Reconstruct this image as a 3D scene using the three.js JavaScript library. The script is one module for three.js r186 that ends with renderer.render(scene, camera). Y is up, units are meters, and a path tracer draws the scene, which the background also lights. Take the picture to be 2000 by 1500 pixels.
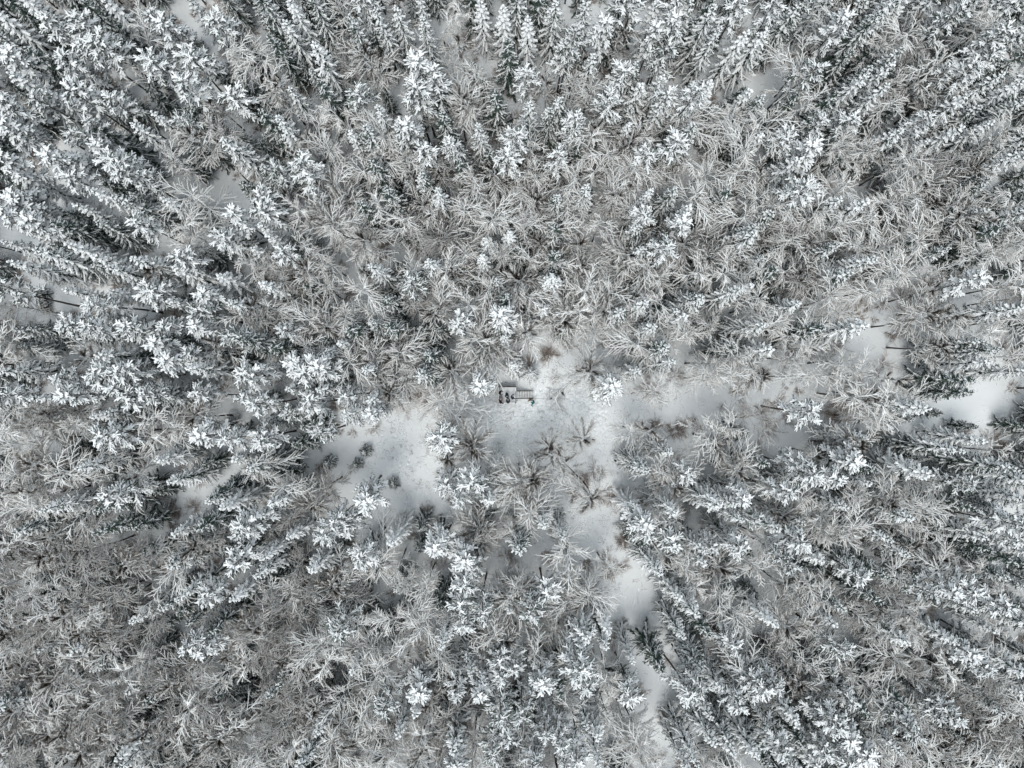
import * as THREE from 'three';
import { MarchingCubes } from 'three/addons/objects/MarchingCubes.js';
import { ImprovedNoise } from 'three/addons/math/ImprovedNoise.js';
import { mergeGeometries } from 'three/addons/utils/BufferGeometryUtils.js';

// ---------------------------------------------------------------- camera, sky, sun, exposure
const CAM_H = 108, FOCAL = 1333.3;                        // metres above the snow; focal length in pixels of the 2000 px wide photograph
const scene = new THREE.Scene();
const camera = new THREE.PerspectiveCamera(2 * Math.atan(750 / FOCAL) * 180 / Math.PI, 4 / 3, 0.5, 900);
camera.position.set(0, CAM_H, 0);
camera.up.set(0, 0, -1);
camera.lookAt(0, 0, 0);

const SUN = new THREE.Vector3(-0.10, 0.92, 0.40).normalize();
const renderer = new THREE.WebGLRenderer({ antialias: true });
renderer.setSize(1024, 768);
renderer.toneMapping = THREE.LinearToneMapping;
renderer.toneMappingExposure = 1.17;
renderer.shadowMap.enabled = true;
{ // a bright overcast sky, lighter where the sun stands behind the cloud
  const w = 256, h = 128, d = new Float32Array(w * h * 4), n = new ImprovedNoise();
  for (let j = 0; j < h; j++) for (let i = 0; i < w; i++) {
    const el = ((j + 0.5) / h - 0.5) * Math.PI, az = ((i + 0.5) / w - 0.5) * 2 * Math.PI;
    const x = Math.cos(el) * Math.cos(az), y = Math.sin(el), z = Math.cos(el) * Math.sin(az);
    const c = Math.max(0, x * SUN.x + y * SUN.y + z * SUN.z);
    const cloud = 1 + 0.10 * n.noise(x * 3, y * 6, z * 3) + 0.05 * n.noise(x * 8, y * 14, z * 8);
    const v = 0.78 * (0.42 + 0.78 * Math.max(0, y) + 0.35 * Math.pow(c, 6)) * cloud * (y < 0 ? 0.8 : 1);
    d.set([v * 0.905, v * 1.0, v * 1.065, 1], (j * w + i) * 4);
  }
  const sky = new THREE.DataTexture(d, w, h, THREE.RGBAFormat, THREE.FloatType);
  sky.mapping = THREE.EquirectangularReflectionMapping; sky.magFilter = sky.minFilter = THREE.LinearFilter; sky.needsUpdate = true;
  scene.background = sky; scene.environment = sky;
}
const sun = new THREE.DirectionalLight(new THREE.Color(1.0, 0.962, 0.89), 1.5);
sun.position.copy(SUN).multiplyScalar(200);
sun.castShadow = true; sun.shadow.radius = 46; sun.shadow.mapSize.set(4096, 4096);
Object.assign(sun.shadow.camera, { left: -130, right: 130, top: 130, bottom: -130, near: 20, far: 420 });
scene.add(sun, sun.target);

// ---------------------------------------------------------------- helpers
const rng = (s) => () => { s |= 0; s = s + 0x6D2B79F5 | 0; let t = Math.imul(s ^ s >>> 15, 1 | s); t = t + Math.imul(t ^ t >>> 7, 61 | t) ^ t; return ((t ^ t >>> 14) >>> 0) / 4294967296; };
const NZ = new ImprovedNoise();
const mix = (a, b, t) => a + (b - a) * t, clamp = (x, a, b) => Math.min(b, Math.max(a, x));
const smooth = (a, b, x) => { const t = clamp((x - a) / (b - a), 0, 1); return t * t * (3 - 2 * t); };
// a pixel of the 2000 x 1500 photograph, at a height above the snow, as a point in the place
const at = (px, py, h = 0) => [(px - 1000) / FOCAL * (CAM_H - h), (py - 750) / FOCAL * (CAM_H - h)];
const used = new Map();
function numbered(name) { const k = used.get(name) ?? 0; used.set(name, k + 1); return k ? name + '_' + String(k).padStart(3, '0') : name; }
function tag(o, label, category, group, kind) {
  if (label) o.userData.label = label;
  if (category) o.userData.category = category;
  if (group) o.userData.group = group;
  if (kind) o.userData.kind = kind;
  return o;
}
const shade = (m) => { m.castShadow = m.receiveShadow = true; return m; };
function mesh(name, geometry, material, parent) { const m = shade(new THREE.Mesh(geometry, material)); m.name = parent === scene ? numbered(name) : name; parent.add(m); return m; }
function thing(name, label, category, pos = [0, 0, 0], turn = 0, group) {
  const g = new THREE.Group(); g.name = numbered(name); g.position.set(...pos); g.rotation.y = turn; scene.add(g);
  return tag(g, label, category, group);
}

// ---------------------------------------------------------------- materials (base colours in linear light)
const matte = (r, g, b, rough = 0.9) => new THREE.MeshStandardMaterial({ color: new THREE.Color().setRGB(r, g, b), roughness: rough });
const M = {
  tinted: new THREE.MeshStandardMaterial({ vertexColors: true, roughness: 0.92 }),        // bark, twigs and the snow that lies on them
  snow: new THREE.MeshStandardMaterial({ color: new THREE.Color().setRGB(0.88, 0.895, 0.91), roughness: 0.85 }),
  needle: new THREE.MeshStandardMaterial({ vertexColors: true, roughness: 0.8 }),
  cloth: new THREE.MeshStandardMaterial({ vertexColors: true, roughness: 0.85 }),
};
const SNOW = [0.87, 0.885, 0.90], RIME = [0.87, 0.855, 0.825], BARK = [0.05, 0.045, 0.042], LIMB = [0.30, 0.265, 0.235], TWIG = [0.22, 0.125, 0.075], DRY = [0.46, 0.39, 0.31];

// ---------------------------------------------------------------- geometry collector
class Geo {
  constructor() { this.p = []; this.n = []; this.c = []; this.i = []; }
  v(x, y, z, nx, ny, nz, c) { this.p.push(x, y, z); this.n.push(nx, ny, nz); this.c.push(c[0], c[1], c[2]); return this.p.length / 3 - 1; }
  // a tube along pts; what faces up carries snow (lift: how high), what faces down shows the base colour
  tube(pts, rad, sides, base, { snow = SNOW, lift = 0, lo = -0.15, hi = 0.5, amount = 1, flat = 1, steep = 0.35 } = {}) {
    const m = pts.length; let prev = -1;
    for (let k = 0; k < m; k++) {
      const a = pts[Math.max(0, k - 1)], b = pts[Math.min(m - 1, k + 1)];
      let dx = b[0] - a[0], dy = b[1] - a[1], dz = b[2] - a[2]; const l = Math.hypot(dx, dy, dz) || 1; dx /= l; dy /= l; dz /= l;
      let sx = -dz, sy = 0, sz = dx, sl = Math.hypot(sx, sz); if (sl < 0.05) { sx = 1; sz = 0; sl = 1; } sx /= sl; sz /= sl;
      const tx = sy * dz - sz * dy, ty = sz * dx - sx * dz, tz = sx * dy - sy * dx;         // side x dir
      const q = ty < 0 ? -1 : 1, r = typeof rad === 'function' ? rad(k / (m - 1)) : rad[k];
      const at0 = this.p.length / 3, lying = Math.sqrt(Math.max(0, 1 - dy * dy));
      for (let s = 0; s < sides; s++) {
        const w = Math.PI / 2 + s / sides * 2 * Math.PI, ca = Math.cos(w), sa = Math.sin(w) * q;
        const nx = ca * sx + sa * tx, ny = ca * sy + sa * ty, nz = ca * sz + sa * tz;
        const f = smooth(lo, hi, ny) * amount * (steep + (1 - steep) * lying), up = lift * Math.max(0, ny) * lying * amount;
        const rr = r * (1 - (1 - flat) * Math.abs(sa));
        this.v(pts[k][0] + nx * rr, pts[k][1] + ny * rr + up, pts[k][2] + nz * rr, nx, ny, nz, [mix(base[0], snow[0], f), mix(base[1], snow[1], f), mix(base[2], snow[2], f)]);
      }
      if (prev >= 0) for (let s = 0; s < sides; s++) {
        const s2 = (s + 1) % sides, A = prev + s, B = prev + s2, C = at0 + s, D = at0 + s2;
        if (q > 0) this.i.push(A, C, B, B, C, D); else this.i.push(A, B, C, B, D, C);
      }
      prev = at0;
    }
  }
  // a thin three-sided spike
  spike(p, d, len, r, c, tipc = c) {
    let sx = -d[2], sz = d[0], l = Math.hypot(sx, sz); if (l < 0.05) { sx = 1; sz = 0; l = 1; } sx /= l; sz /= l;
    const t = [-sz * d[1], sz * d[0] - sx * d[2], sx * d[1]], a0 = this.p.length / 3;
    for (let s = 0; s < 3; s++) { const w = Math.PI / 2 + s * 2.0944, ca = Math.cos(w), sa = Math.sin(w), n = [ca * sx + sa * t[0], sa * t[1], ca * sz + sa * t[2]]; this.v(p[0] + n[0] * r, p[1] + n[1] * r, p[2] + n[2] * r, n[0], n[1], n[2], c); }
    const e = this.v(p[0] + d[0] * len, p[1] + d[1] * len, p[2] + d[2] * len, d[0], d[1], d[2], tipc);
    this.i.push(a0, a0 + 1, e, a0 + 1, a0 + 2, e, a0 + 2, a0, e);
  }
  // an uneven lump of snow
  lump(p, rx, ry, rz, turn, seed, c) {
    const { pos, idx } = BALL, a0 = this.p.length / 3, cs = Math.cos(turn), sn = Math.sin(turn), q = [], nn = [];
    for (let k = 0; k < pos.length; k += 3) {
      const x = pos[k], y = pos[k + 1], z = pos[k + 2], f = 1 + 0.34 * NZ.noise(x * 1.6 + seed, y * 1.6, z * 1.6 + seed * 0.7) + 0.16 * NZ.noise(x * 4 + seed, y * 4, z * 4);
      const X = x * rx * f, Y = (y < 0 ? y * 0.55 : y) * ry * f, Z = z * rz * f;
      q.push(p[0] + X * cs - Z * sn, p[1] + Y, p[2] + X * sn + Z * cs); nn.push(0, 0, 0);
    }
    for (let t = 0; t < idx.length; t += 3) {
      const [a, b, c2] = [idx[t] * 3, idx[t + 1] * 3, idx[t + 2] * 3], ux = q[b] - q[a], uy = q[b + 1] - q[a + 1], uz = q[b + 2] - q[a + 2], vx = q[c2] - q[a], vy = q[c2 + 1] - q[a + 1], vz = q[c2 + 2] - q[a + 2];
      const n = [uy * vz - uz * vy, uz * vx - ux * vz, ux * vy - uy * vx];
      for (const o of [a, b, c2]) for (let j = 0; j < 3; j++) nn[o + j] += n[j];
      this.i.push(a0 + a / 3, a0 + b / 3, a0 + c2 / 3);
    }
    for (let k = 0; k < q.length; k += 3) { const l = Math.hypot(nn[k], nn[k + 1], nn[k + 2]) || 1; this.v(q[k], q[k + 1], q[k + 2], nn[k] / l, nn[k + 1] / l, nn[k + 2] / l, c); }
  }
  build() {
    const g = new THREE.BufferGeometry();
    g.setAttribute('position', new THREE.BufferAttribute(new Float32Array(this.p), 3));
    g.setAttribute('normal', new THREE.BufferAttribute(new Float32Array(this.n), 3));
    g.setAttribute('color', new THREE.BufferAttribute(new Float32Array(this.c), 3));
    g.setIndex(new THREE.BufferAttribute(new Uint32Array(this.i), 1));
    return g;
  }
}
const BALL = (() => { // a welded icosphere
  const g = new THREE.IcosahedronGeometry(1, 1), a = g.attributes.position, key = new Map(), pos = [], idx = [];
  for (let k = 0; k < a.count; k++) { const s = [a.getX(k), a.getY(k), a.getZ(k)].map((x) => Math.round(x * 1e4)).join(); if (!key.has(s)) { key.set(s, pos.length / 3); pos.push(a.getX(k), a.getY(k), a.getZ(k)); } idx.push(key.get(s)); }
  return { pos, idx };
})();

// ---------------------------------------------------------------- the snowy ground
const DENTS = new Map();                                    // footprints, kept in one metre cells
const dent = (x, z, r, d) => { for (let i = -1; i < 2; i++) for (let j = -1; j < 2; j++) { const k = Math.floor(x + i) + ',' + Math.floor(z + j); if (!DENTS.has(k)) DENTS.set(k, []); DENTS.get(k).push([x, z, r, d]); } };
{
  const R = rng(77);
  const trail = (list, step, spread, r, d) => { for (let k = 0; k < list.length - 1; k++) { const [a, b] = [at(...list[k]), at(...list[k + 1])], L = Math.hypot(b[0] - a[0], b[1] - a[1]); for (let s = 0; s < L; s += step) dent(mix(a[0], b[0], s / L) + (R() - 0.5) * spread, mix(a[1], b[1], s / L) + (R() - 0.5) * spread, r * (0.7 + R() * 0.6), d * (0.6 + R() * 0.8)); } };
  trail([[768, 838], [790, 880], [800, 915], [825, 950], [838, 985]], 0.85, 0.9, 0.24, 0.16);
  trail([[745, 850], [780, 910], [815, 960]], 1.6, 0.8, 0.22, 0.12);
  trail([[1040, 790], [1010, 830], [1000, 860], [1015, 900], [1035, 930]], 0.5, 2.2, 0.2, 0.10);
  trail([[1040, 772], [1090, 775], [1150, 770], [1200, 762]], 0.5, 2.2, 0.2, 0.10);
  trail([[965, 800], [985, 800], [1035, 796]], 0.4, 1.4, 0.2, 0.09);
  trail([[1040, 790], [1020, 820], [960, 830], [920, 815]], 0.55, 2.4, 0.19, 0.08);
  for (let k = 0; k < 1500; k++) { const p = at(915 + R() * 270, 758 + R() * 150 * (0.4 + 0.6 * R())); dent(p[0], p[1], 0.14 + R() * 0.18, 0.015 + R() * 0.05); }
  trail([[1262, 1120], [1240, 1180], [1268, 1260], [1290, 1330], [1330, 1420]], 0.8, 0.9, 0.22, 0.12);
}
function groundY(x, z, fine = true) {
  let y = 0.55 * NZ.noise(x * 0.035, 3.1, z * 0.035) + 0.24 * NZ.noise(x * 0.12, 8.2, z * 0.12);
  if (!fine) return y;
  y += 0.13 * NZ.noise(x * 0.42, 1.7, z * 0.42) + 0.06 * NZ.noise(x * 1.3, 5.5, z * 1.3) + 0.02 * NZ.noise(x * 3.1, 2.5, z * 3.1);
  for (const [dx, dz, r, d] of DENTS.get(Math.floor(x) + ',' + Math.floor(z)) ?? []) { const q = Math.hypot(x - dx, z - dz) / r; if (q < 1.7) y += -2.1 * d * (1 - smooth(0.5, 1.1, q)) + d * 0.3 * smooth(0.8, 1.15, q) * (1 - smooth(1.15, 1.7, q)); }
  return y;
}
{
  const axis = (lo, hi, edge) => { const a = []; for (let x = -edge; x < lo; x += Math.max(0.16, Math.min(9, (lo - x) * 0.028 + 0.14))) a.push(x); for (let x = lo; x < hi; x += 0.13) a.push(x); for (let x = hi; x < edge; x += Math.max(0.16, Math.min(9, (x - hi) * 0.028 + 0.14))) a.push(x); a.push(edge); return a; };
  const xs = axis(-22, 22, 420), zs = axis(-4, 22, 420), p = new Float32Array(xs.length * zs.length * 3), uv = new Float32Array(xs.length * zs.length * 2), idx = [];
  let o = 0, u = 0;
  for (const z of zs) for (const x of xs) { p[o++] = x; p[o++] = groundY(x, z); p[o++] = z; uv[u++] = x / 6; uv[u++] = -z / 6; }
  for (let j = 0; j < zs.length - 1; j++) for (let i = 0; i < xs.length - 1; i++) { const a = j * xs.length + i, b = a + xs.length; idx.push(a, b, a + 1, a + 1, b, b + 1); }
  const g = new THREE.BufferGeometry();
  g.setAttribute('position', new THREE.BufferAttribute(p, 3)); g.setAttribute('uv', new THREE.BufferAttribute(uv, 2)); g.setIndex(idx); g.computeVertexNormals();
  const S = 512, d = new Uint8Array(S * S * 4), R = rng(5), T = 2 * Math.PI / S;
  for (let j = 0; j < S; j++) for (let i = 0; i < S; i++) { // tiles: noise on a torus
    const a = i * T, b = j * T, q = (f, s) => NZ.noise(Math.cos(a) * f + s, Math.sin(a) * f + Math.cos(b) * f * 1.3, Math.sin(b) * f + s);
    const v = 128 + 60 * q(6, 3) + 40 * q(14, 9) + (R() - 0.5) * 26; d.set([v, v, v, 255], (j * S + i) * 4);
  }
  const bump = new THREE.DataTexture(d, S, S); bump.wrapS = bump.wrapT = THREE.RepeatWrapping; bump.magFilter = THREE.LinearFilter; bump.needsUpdate = true;
  const snowField = new THREE.MeshStandardMaterial({ color: new THREE.Color().setRGB(0.855, 0.88, 0.905), roughness: 0.9, bumpMap: bump, bumpScale: 0.05 });
  tag(mesh('snow_ground', g, snowField, scene), 'uneven snow-covered forest floor and trodden clearing', 'ground', null, 'structure');
}

// ---------------------------------------------------------------- trees: a few individuals of each kind, later cloned
const dirOf = (az, el) => [Math.cos(el) * Math.cos(az), Math.sin(el), Math.cos(el) * Math.sin(az)];
const add = (p, d, s) => [p[0] + d[0] * s, p[1] + d[1] * s, p[2] + d[2] * s];
function trunkLine(R, h, sway, bend = 0, az = 0) {
  const n = 14, ph = R() * 6, f = 1.5 + R() * 2, line = [];
  for (let k = 0; k <= n; k++) { const t = k / n, b = bend * Math.pow(t, 2.6), dropY = bend ? 0.30 * Math.abs(bend) * Math.pow(t, 4.2) : 0; line.push([Math.sin(ph + t * f) * sway * t + Math.cos(az) * b, h * t - dropY, Math.cos(ph * 1.7 + t * f) * sway * t + Math.sin(az) * b]); }
  return (t) => { const u = clamp(t, 0, 1) * n, k = Math.min(n - 1, Math.floor(u)), f2 = u - k; return [0, 1, 2].map((j) => mix(line[k][j], line[k + 1][j], f2)); };
}
function trunkMesh(R, lineAt, r0, r1, base, top = 1, frost = 0.25, rimed = 0) {
  const G = new Geo(), pts = []; for (let k = 0; k <= 18; k++) pts.push(lineAt(k / 18 * top));
  pts[0][1] = -0.6;
  G.tube(pts, (t) => mix(r0 * (t < 0.08 ? 1.25 - t * 3 : 1), r1, Math.pow(t, 0.85)), 9, base, { amount: frost, lift: 0.02 });
  if (rimed) for (let k = 0; k < G.c.length; k += 3) { const u = smooth(0.35, 0.75, G.p[k + 1] / pts[18][1]) * (0.5 + 0.5 * G.n[k + 1] + 0.25 * R()); for (let j = 0; j < 3; j++) G.c[k + j] = mix(G.c[k + j], RIME[j], clamp(u, 0, 0.9) * rimed); }
  for (let k = 0; k < G.c.length; k += 3) { const f = 0.75 + 0.5 * R(); for (let j = 0; j < 3; j++) G.c[k + j] *= f; }
  return G.build();
}
// a branch that leaves at an elevation and bends down under its load
function limb(p, az, el, len, droop, n, R, wob = 0.22) {
  const pts = [p]; let a = az, e = el;
  for (let k = 0; k < n; k++) { const d = dirOf(a, e); p = add(p, d, len / n); pts.push(p); e -= droop / n * (0.4 + 1.2 * k / n); a += (R() - 0.5) * wob; }
  return pts;
}
const along = (pts, s) => { const u = clamp(s, 0, 0.9999) * (pts.length - 1), k = Math.floor(u), f = u - k, a = pts[k], b = pts[k + 1]; return { p: [mix(a[0], b[0], f), mix(a[1], b[1], f), mix(a[2], b[2], f)], az: Math.atan2(b[2] - a[2], b[0] - a[0]), el: Math.atan2(b[1] - a[1], Math.hypot(b[0] - a[0], b[2] - a[2])) }; };

function birch(seed, { h = 15, r = 2.6, prim = 22, droop = 1.15, haze = 350, frost = 1, bend = 0, low = 0.36, fat = 1, steep = 0, bark = LIMB }) {
  const R = rng(seed), line = trunkLine(R, h, 0.45, bend, 0), B = new Geo(), T = new Geo();
  const prims = [], lopside = R() * 6.28, lop = bend ? 0 : 0.25 + 0.35 * R();
  for (let i = 0; i < prim; i++) {
    const t = mix(low, 0.985, Math.pow((i + R() * 0.9) / prim, 0.8)), up = (t - low) / (1 - low);
    const prof = Math.sqrt(Math.max(0.06, 1 - Math.pow((up - 0.42) / 0.66, 2)));
    const L = r * 1.3 * prof * mix(0.4, 1.3, Math.pow(R(), 0.8)), az = bend ? (R() - 0.5) * 2.6 + (R() < 0.5 ? 1.2 : -1.2) : i * 2.4 + R() * 2.2;
    const reach = 1.1 * (1 + lop * Math.cos(az - lopside)), el = mix(0.45, 1.2, up) + (R() - 0.5) * 0.3 + steep;
    prims.push({ pts: limb(line(t), az, el, L * reach, droop * mix(0.6, 2.0, R()) * mix(1, 1.25, up), 8, R, 0.2), L, w: mix(0.078, 0.05, up) });
  }
  if (!bend) prims.push({ pts: limb(line(0.97), R() * 6, 1.3, 1.5, 0.8, 6, R), L: 1.3, w: 0.04 });
  const knobs = (pts, n, from, am) => { // short stubs of rime along a limb
    for (let k = 0; k < n; k++) {
      const q = along(pts, mix(from, 1, (k + R()) / n)), d = dirOf(q.az + (k % 2 ? 1 : -1) * mix(0.4, 1.2, R()), q.el + (R() - 0.55) * 1.2), l = mix(0.09, 0.27, R());
      B.tube([q.p, add(q.p, d, l)], (t) => mix(0.029, 0.019, t) * fat, 3, bark, { lift: 0.03 * fat, amount: am * mix(0.8, 1, R()), lo: -0.9, hi: 0, steep: 0.95, snow: RIME });
    }
  };
  for (const { pts, L, w } of prims) {
    const am = frost * mix(0.85, 1.1, R());
    B.tube(pts, (t) => mix(w, 0.034, t) * fat, 5, bark, { lift: 0.05 * fat, amount: am, lo: -0.75, hi: 0.05, steep: 0.9 });
    knobs(pts, Math.round(4 + L * 3), 0.45, am);
    const n2 = Math.round(2.5 + L * 1.8);
    for (let j = 0; j < n2; j++) {
      const s = mix(0.25, 1, (j + R() * 0.8) / n2), q = along(pts, s), side = (j % 2 ? 1 : -1) * mix(0.3, 0.8, R());
      const L2 = (R() < 0.32 ? mix(0.7, 0.4, s) : mix(0.34, 0.22, s)) * L * mix(0.7, 1.15, R()) + 0.2;
      const p2 = limb(q.p, q.az + side, q.el * 0.7 + (R() - 0.4) * 0.5, L2, droop * mix(0.3, 1.0, R()), 4, R, 0.18);
      B.tube(p2, (t) => mix(0.044, 0.027, t) * fat, 4, bark, { lift: 0.04 * fat, amount: am, lo: -0.8, hi: 0.05, steep: 0.92 });
      knobs(p2, Math.round(3 + L2 * 7), 0.15, am);
    }
  }
  for (let k = 0; k < haze; k++) { // bare brown twigs that have shed their snow, fanning up and out
    const q = prims[Math.floor(Math.pow(R(), 0.6) * prims.length)], s = along(q.pts, mix(0.3, 1, R())), d = dirOf(s.az + (R() - 0.5) * 1.9, clamp(s.el + (R() - 0.15) * 0.8, -0.5, 1.4));
    const c = mix(0.75, 1.35, R()), tw = R() < 0.6 ? DRY : TWIG;
    T.spike([s.p[0] + (R() - 0.5) * 0.2, s.p[1] + (R() - 0.3) * 0.2, s.p[2] + (R() - 0.5) * 0.2], d, mix(0.45, 1.25, R()), haze > 700 ? 0.0135 : 0.0125, tw.map((x) => x * c), tw.map((x) => x * c * 1.3));
  }
  return [['trunk', trunkMesh(R, line, 0.135, 0.03, BARK, 1, 0.3, frost), M.tinted], ['branches', B.build(), M.tinted], ['twigs', T.build(), M.tinted]];
}

const NEEDLE = [[0.016, 0.042, 0.032], [0.024, 0.052, 0.038], [0.036, 0.064, 0.044], [0.020, 0.044, 0.040]];
const GREYN = [0.20, 0.29, 0.255], FROST = [0.50, 0.56, 0.53];
function spruce(seed, { h = 17, r = 2.2, load = 1, levels = 14, low = 0.12, fan = 5, rough = 1 }) {
  const R = rng(seed), line = trunkLine(R, h, 0.15), N = new Geo(), S = new Geo();
  for (let lv = 0; lv < levels; lv++) {
    const t = mix(low, 0.975, Math.pow(lv / (levels - 1), 0.86)), f = 1 - t;
    const n = lv > levels - 3 ? 4 : fan + (R() < 0.5 ? 0 : 1), a0 = R() * 6;
    for (let i = 0; i < n; i++) {
      const L = (r * Math.pow(f / (1 - low), 0.78) * mix(0.72, 1.15, R()) + 0.22), az = a0 + i / n * 6.283 + (R() - 0.5) * 0.45;
      const p0 = line(clamp(t + (R() - 0.5) * 0.03, 0, 1)), pts = [p0]; let p = p0, e = mix(-0.28, 0.6, Math.pow(t, 1.5)) + (R() - 0.5) * 0.2, a = az;
      for (let k = 0; k < 7; k++) { p = add(p, dirOf(a, e), L / 7); pts.push(p); e += (k < 3 ? -0.16 : 0.05) * load; a += (R() - 0.5) * 0.12; }
      const col = NEEDLE[Math.floor(R() * 4)], w = clamp(0.11 + 0.045 * L, 0.1, 0.2), ld = load * mix(0.45, 1.15, R());
      N.tube(pts, (q) => w * mix(0.95, 0.35, q) * mix(0.8, 1.2, R()), 5, col, { amount: 0.28 * ld, snow: GREYN, flat: 0.6 });
      if (ld > 0.35) { const up = pts.map((q, k) => [q[0], q[1] + 0.055 * ld, q[2]]).slice(1); S.tube(up, (q) => Math.max(0.03, (w * 0.86 * ld) * 1.3 * mix(0.95, 0.65, q) * mix(0.82, 1.2, R())), 6, SNOW, { flat: 0.7 }); }
      const nf = Math.round(2 + L * 2.9);
      for (let j = 0; j < nf; j++) for (const sd of [-1, 1]) {
        const s = mix(0.2, 0.97, (j + R() * 0.7) / nf), q = along(pts, s), L2 = (0.30 * L * (1.05 - s) + 0.17) * mix(0.7, 1.25, R());
        const fp = limb(q.p, q.az + sd * mix(0.4, 0.8, R()), q.el - 0.12 - R() * 0.25, L2, 0.55, 3, R, 0.2);
        N.tube(fp, (u) => 0.075 * mix(1, 0.35, u), 4, col, { amount: 0.5 * ld, snow: FROST, flat: 0.5 });
        for (let m = 0; m < 4 * rough; m++) { const u = along(fp, R()); N.spike(u.p, dirOf(u.az + (R() - 0.5) * 2.6, -0.3 - R() * 0.9), mix(0.14, 0.3, R()), 0.028, col, R() < 0.4 * load ? FROST.map((x) => x * 0.7) : [col[0] * 1.7 + 0.01, col[1] * 1.7 + 0.01, col[2] * 1.7 + 0.01]); }
        if (R() < 0.78 * load && ld > 0.3) S.tube(fp.map((u) => [u[0], u[1] + 0.05 * ld, u[2]]), (u) => Math.max(0.022, 0.10 * ld * mix(1, 0.6, u) * mix(0.7, 1.25, R())), 5, SNOW, { flat: 0.75 });
      }
    }
  }
  N.tube([line(0.96), add(line(1), [0, 1, 0], 0.35)], () => 0.05, 4, NEEDLE[1]);
  S.lump(add(line(1), [0, 1, 0], 0.2), 0.14 * load, 0.26 * load, 0.14 * load, 0, seed, SNOW);
  return [['trunk', trunkMesh(R, line, 0.17, 0.03, BARK, 1, 0.1), M.tinted], ['foliage', N.build(), M.needle], ['snow', S.build(), M.snow]];
}

function pine(seed, { h = 18, r = 2.4, crown = 0.6, limbs = 30, load = 1, size = 1 }) {
  const R = rng(seed), line = trunkLine(R, h, 0.4), N = new Geo(), S = new Geo(), B = new Geo();
  const shoot = (p, az, el, len, k) => { // a needled shoot under its own pad of snow
    const sp = limb(p, az, el, len, mix(0.5, 1.3, R()) * load, 3, R, 0.3), col = NEEDLE[Math.floor(R() * 4)], g = mix(0.9, 1.7, R());
    N.tube(sp, (u) => 0.08 * k * mix(0.7, 1, u), 4, col, { amount: 0.6, snow: FROST, flat: 0.6 });
    for (let m = 0; m < 12; m++) { const q = along(sp, mix(0.1, 1, R())); N.spike(q.p, dirOf(q.az + (R() - 0.5) * 3.0, clamp(q.el + (R() - 0.62) * 1.6, -1.2, 1)), mix(0.18, 0.36, R()) * k, 0.03 * k, col.map((x) => x * g), R() < 0.6 ? FROST.map((x) => x * mix(0.5, 1.1, R())) : col.map((x) => x * g * 2 + 0.03)); }
    if (R() < 0.9 * load) { const w = mix(0.06, 0.135, R()) * k * Math.min(1.2, load); S.tube(sp.map((u) => [u[0], u[1] + 0.07 * k, u[2]]), (u) => w * mix(0.75, 1.25, u) * (u > 0.99 ? 0.55 : 1) * mix(0.75, 1.25, R()), 6, SNOW, { flat: 0.75 }); }
  };
  for (let i = 0; i < limbs; i++) {
    const up = Math.pow((i + R() * 0.8) / limbs, 0.85), t = mix(crown, 0.985, up), prof = Math.sqrt(Math.max(0.05, 1 - Math.pow((up - 0.25) / 0.82, 2)));
    const L = 0.85 * r * prof * mix(0.5, 1.25, R()), az = i * 2.4 + R() * 1.6, el = mix(-0.05, 1.0, up) + (R() - 0.5) * 0.4;
    const pts = limb(line(t), az, el, L, 0.9 * load * mix(0.5, 1.5, R()), 6, R, 0.35);
    B.tube(pts, (q) => mix(0.055, 0.02, q), 5, [0.12, 0.075, 0.05], { lift: 0.05, amount: load, steep: 0.7 });
    S.tube(pts.slice(2).map((u) => [u[0], u[1] + 0.06, u[2]]), () => 0.10 * load * size * mix(0.6, 1.35, R()), 6, SNOW, { flat: 0.75 });
    const n = Math.round(5 + L * 5.6);
    for (let j = 0; j < n; j++) {
      const q = along(pts, mix(0.3, 1, Math.pow((j + R() * 0.8) / n, 0.8))), a = q.az + (j % 2 ? 1 : -1) * mix(0.15, 1.0, R()), e = q.el * 0.6 + (R() - 0.35) * 0.7;
      shoot(q.p, a, e, mix(0.3, 0.85, R()) * size, size);
    }
  }
  for (let m = 0; m < 6; m++) shoot(line(0.985), m * 1.1, 0.9, 0.5 * size, size);
  return [['trunk', trunkMesh(R, line, 0.17, 0.05, [0.06, 0.048, 0.04], 1, 0.12), M.tinted], ['branches', B.build(), M.tinted], ['foliage', N.build(), M.needle], ['snow', S.build(), M.snow]];
}

function shrub(seed, { h = 1.3, stems = 26, frost = 0.7, spread = 0.9 }) {
  const R = rng(seed), B = new Geo();
  for (let k = 0; k < stems; k++) {
    const az = R() * 6.28, pts = limb([(R() - 0.5) * 0.3, -0.15, (R() - 0.5) * 0.3], az, mix(0.5, 1.3, R()), h * mix(0.6, 1.25, R()) * spread, mix(0.3, 1.4, R()), 5, R, 0.5), am = frost * mix(0.4, 1.1, R());
    B.tube(pts, (t) => mix(0.022, 0.01, t), 3, TWIG, { lift: 0.03, amount: am });
    for (let j = 0; j < 7; j++) { const q = along(pts, mix(0.3, 1, R())); B.tube(limb(q.p, q.az + (R() - 0.5) * 2.4, q.el + (R() - 0.5) * 0.8, mix(0.15, 0.45, R()) * h, 0.5, 2, R), () => 0.011, 3, TWIG, { lift: 0.02, amount: am, snow: RIME }); }
  }
  return [['twigs', B.build(), M.tinted]];
}

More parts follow.
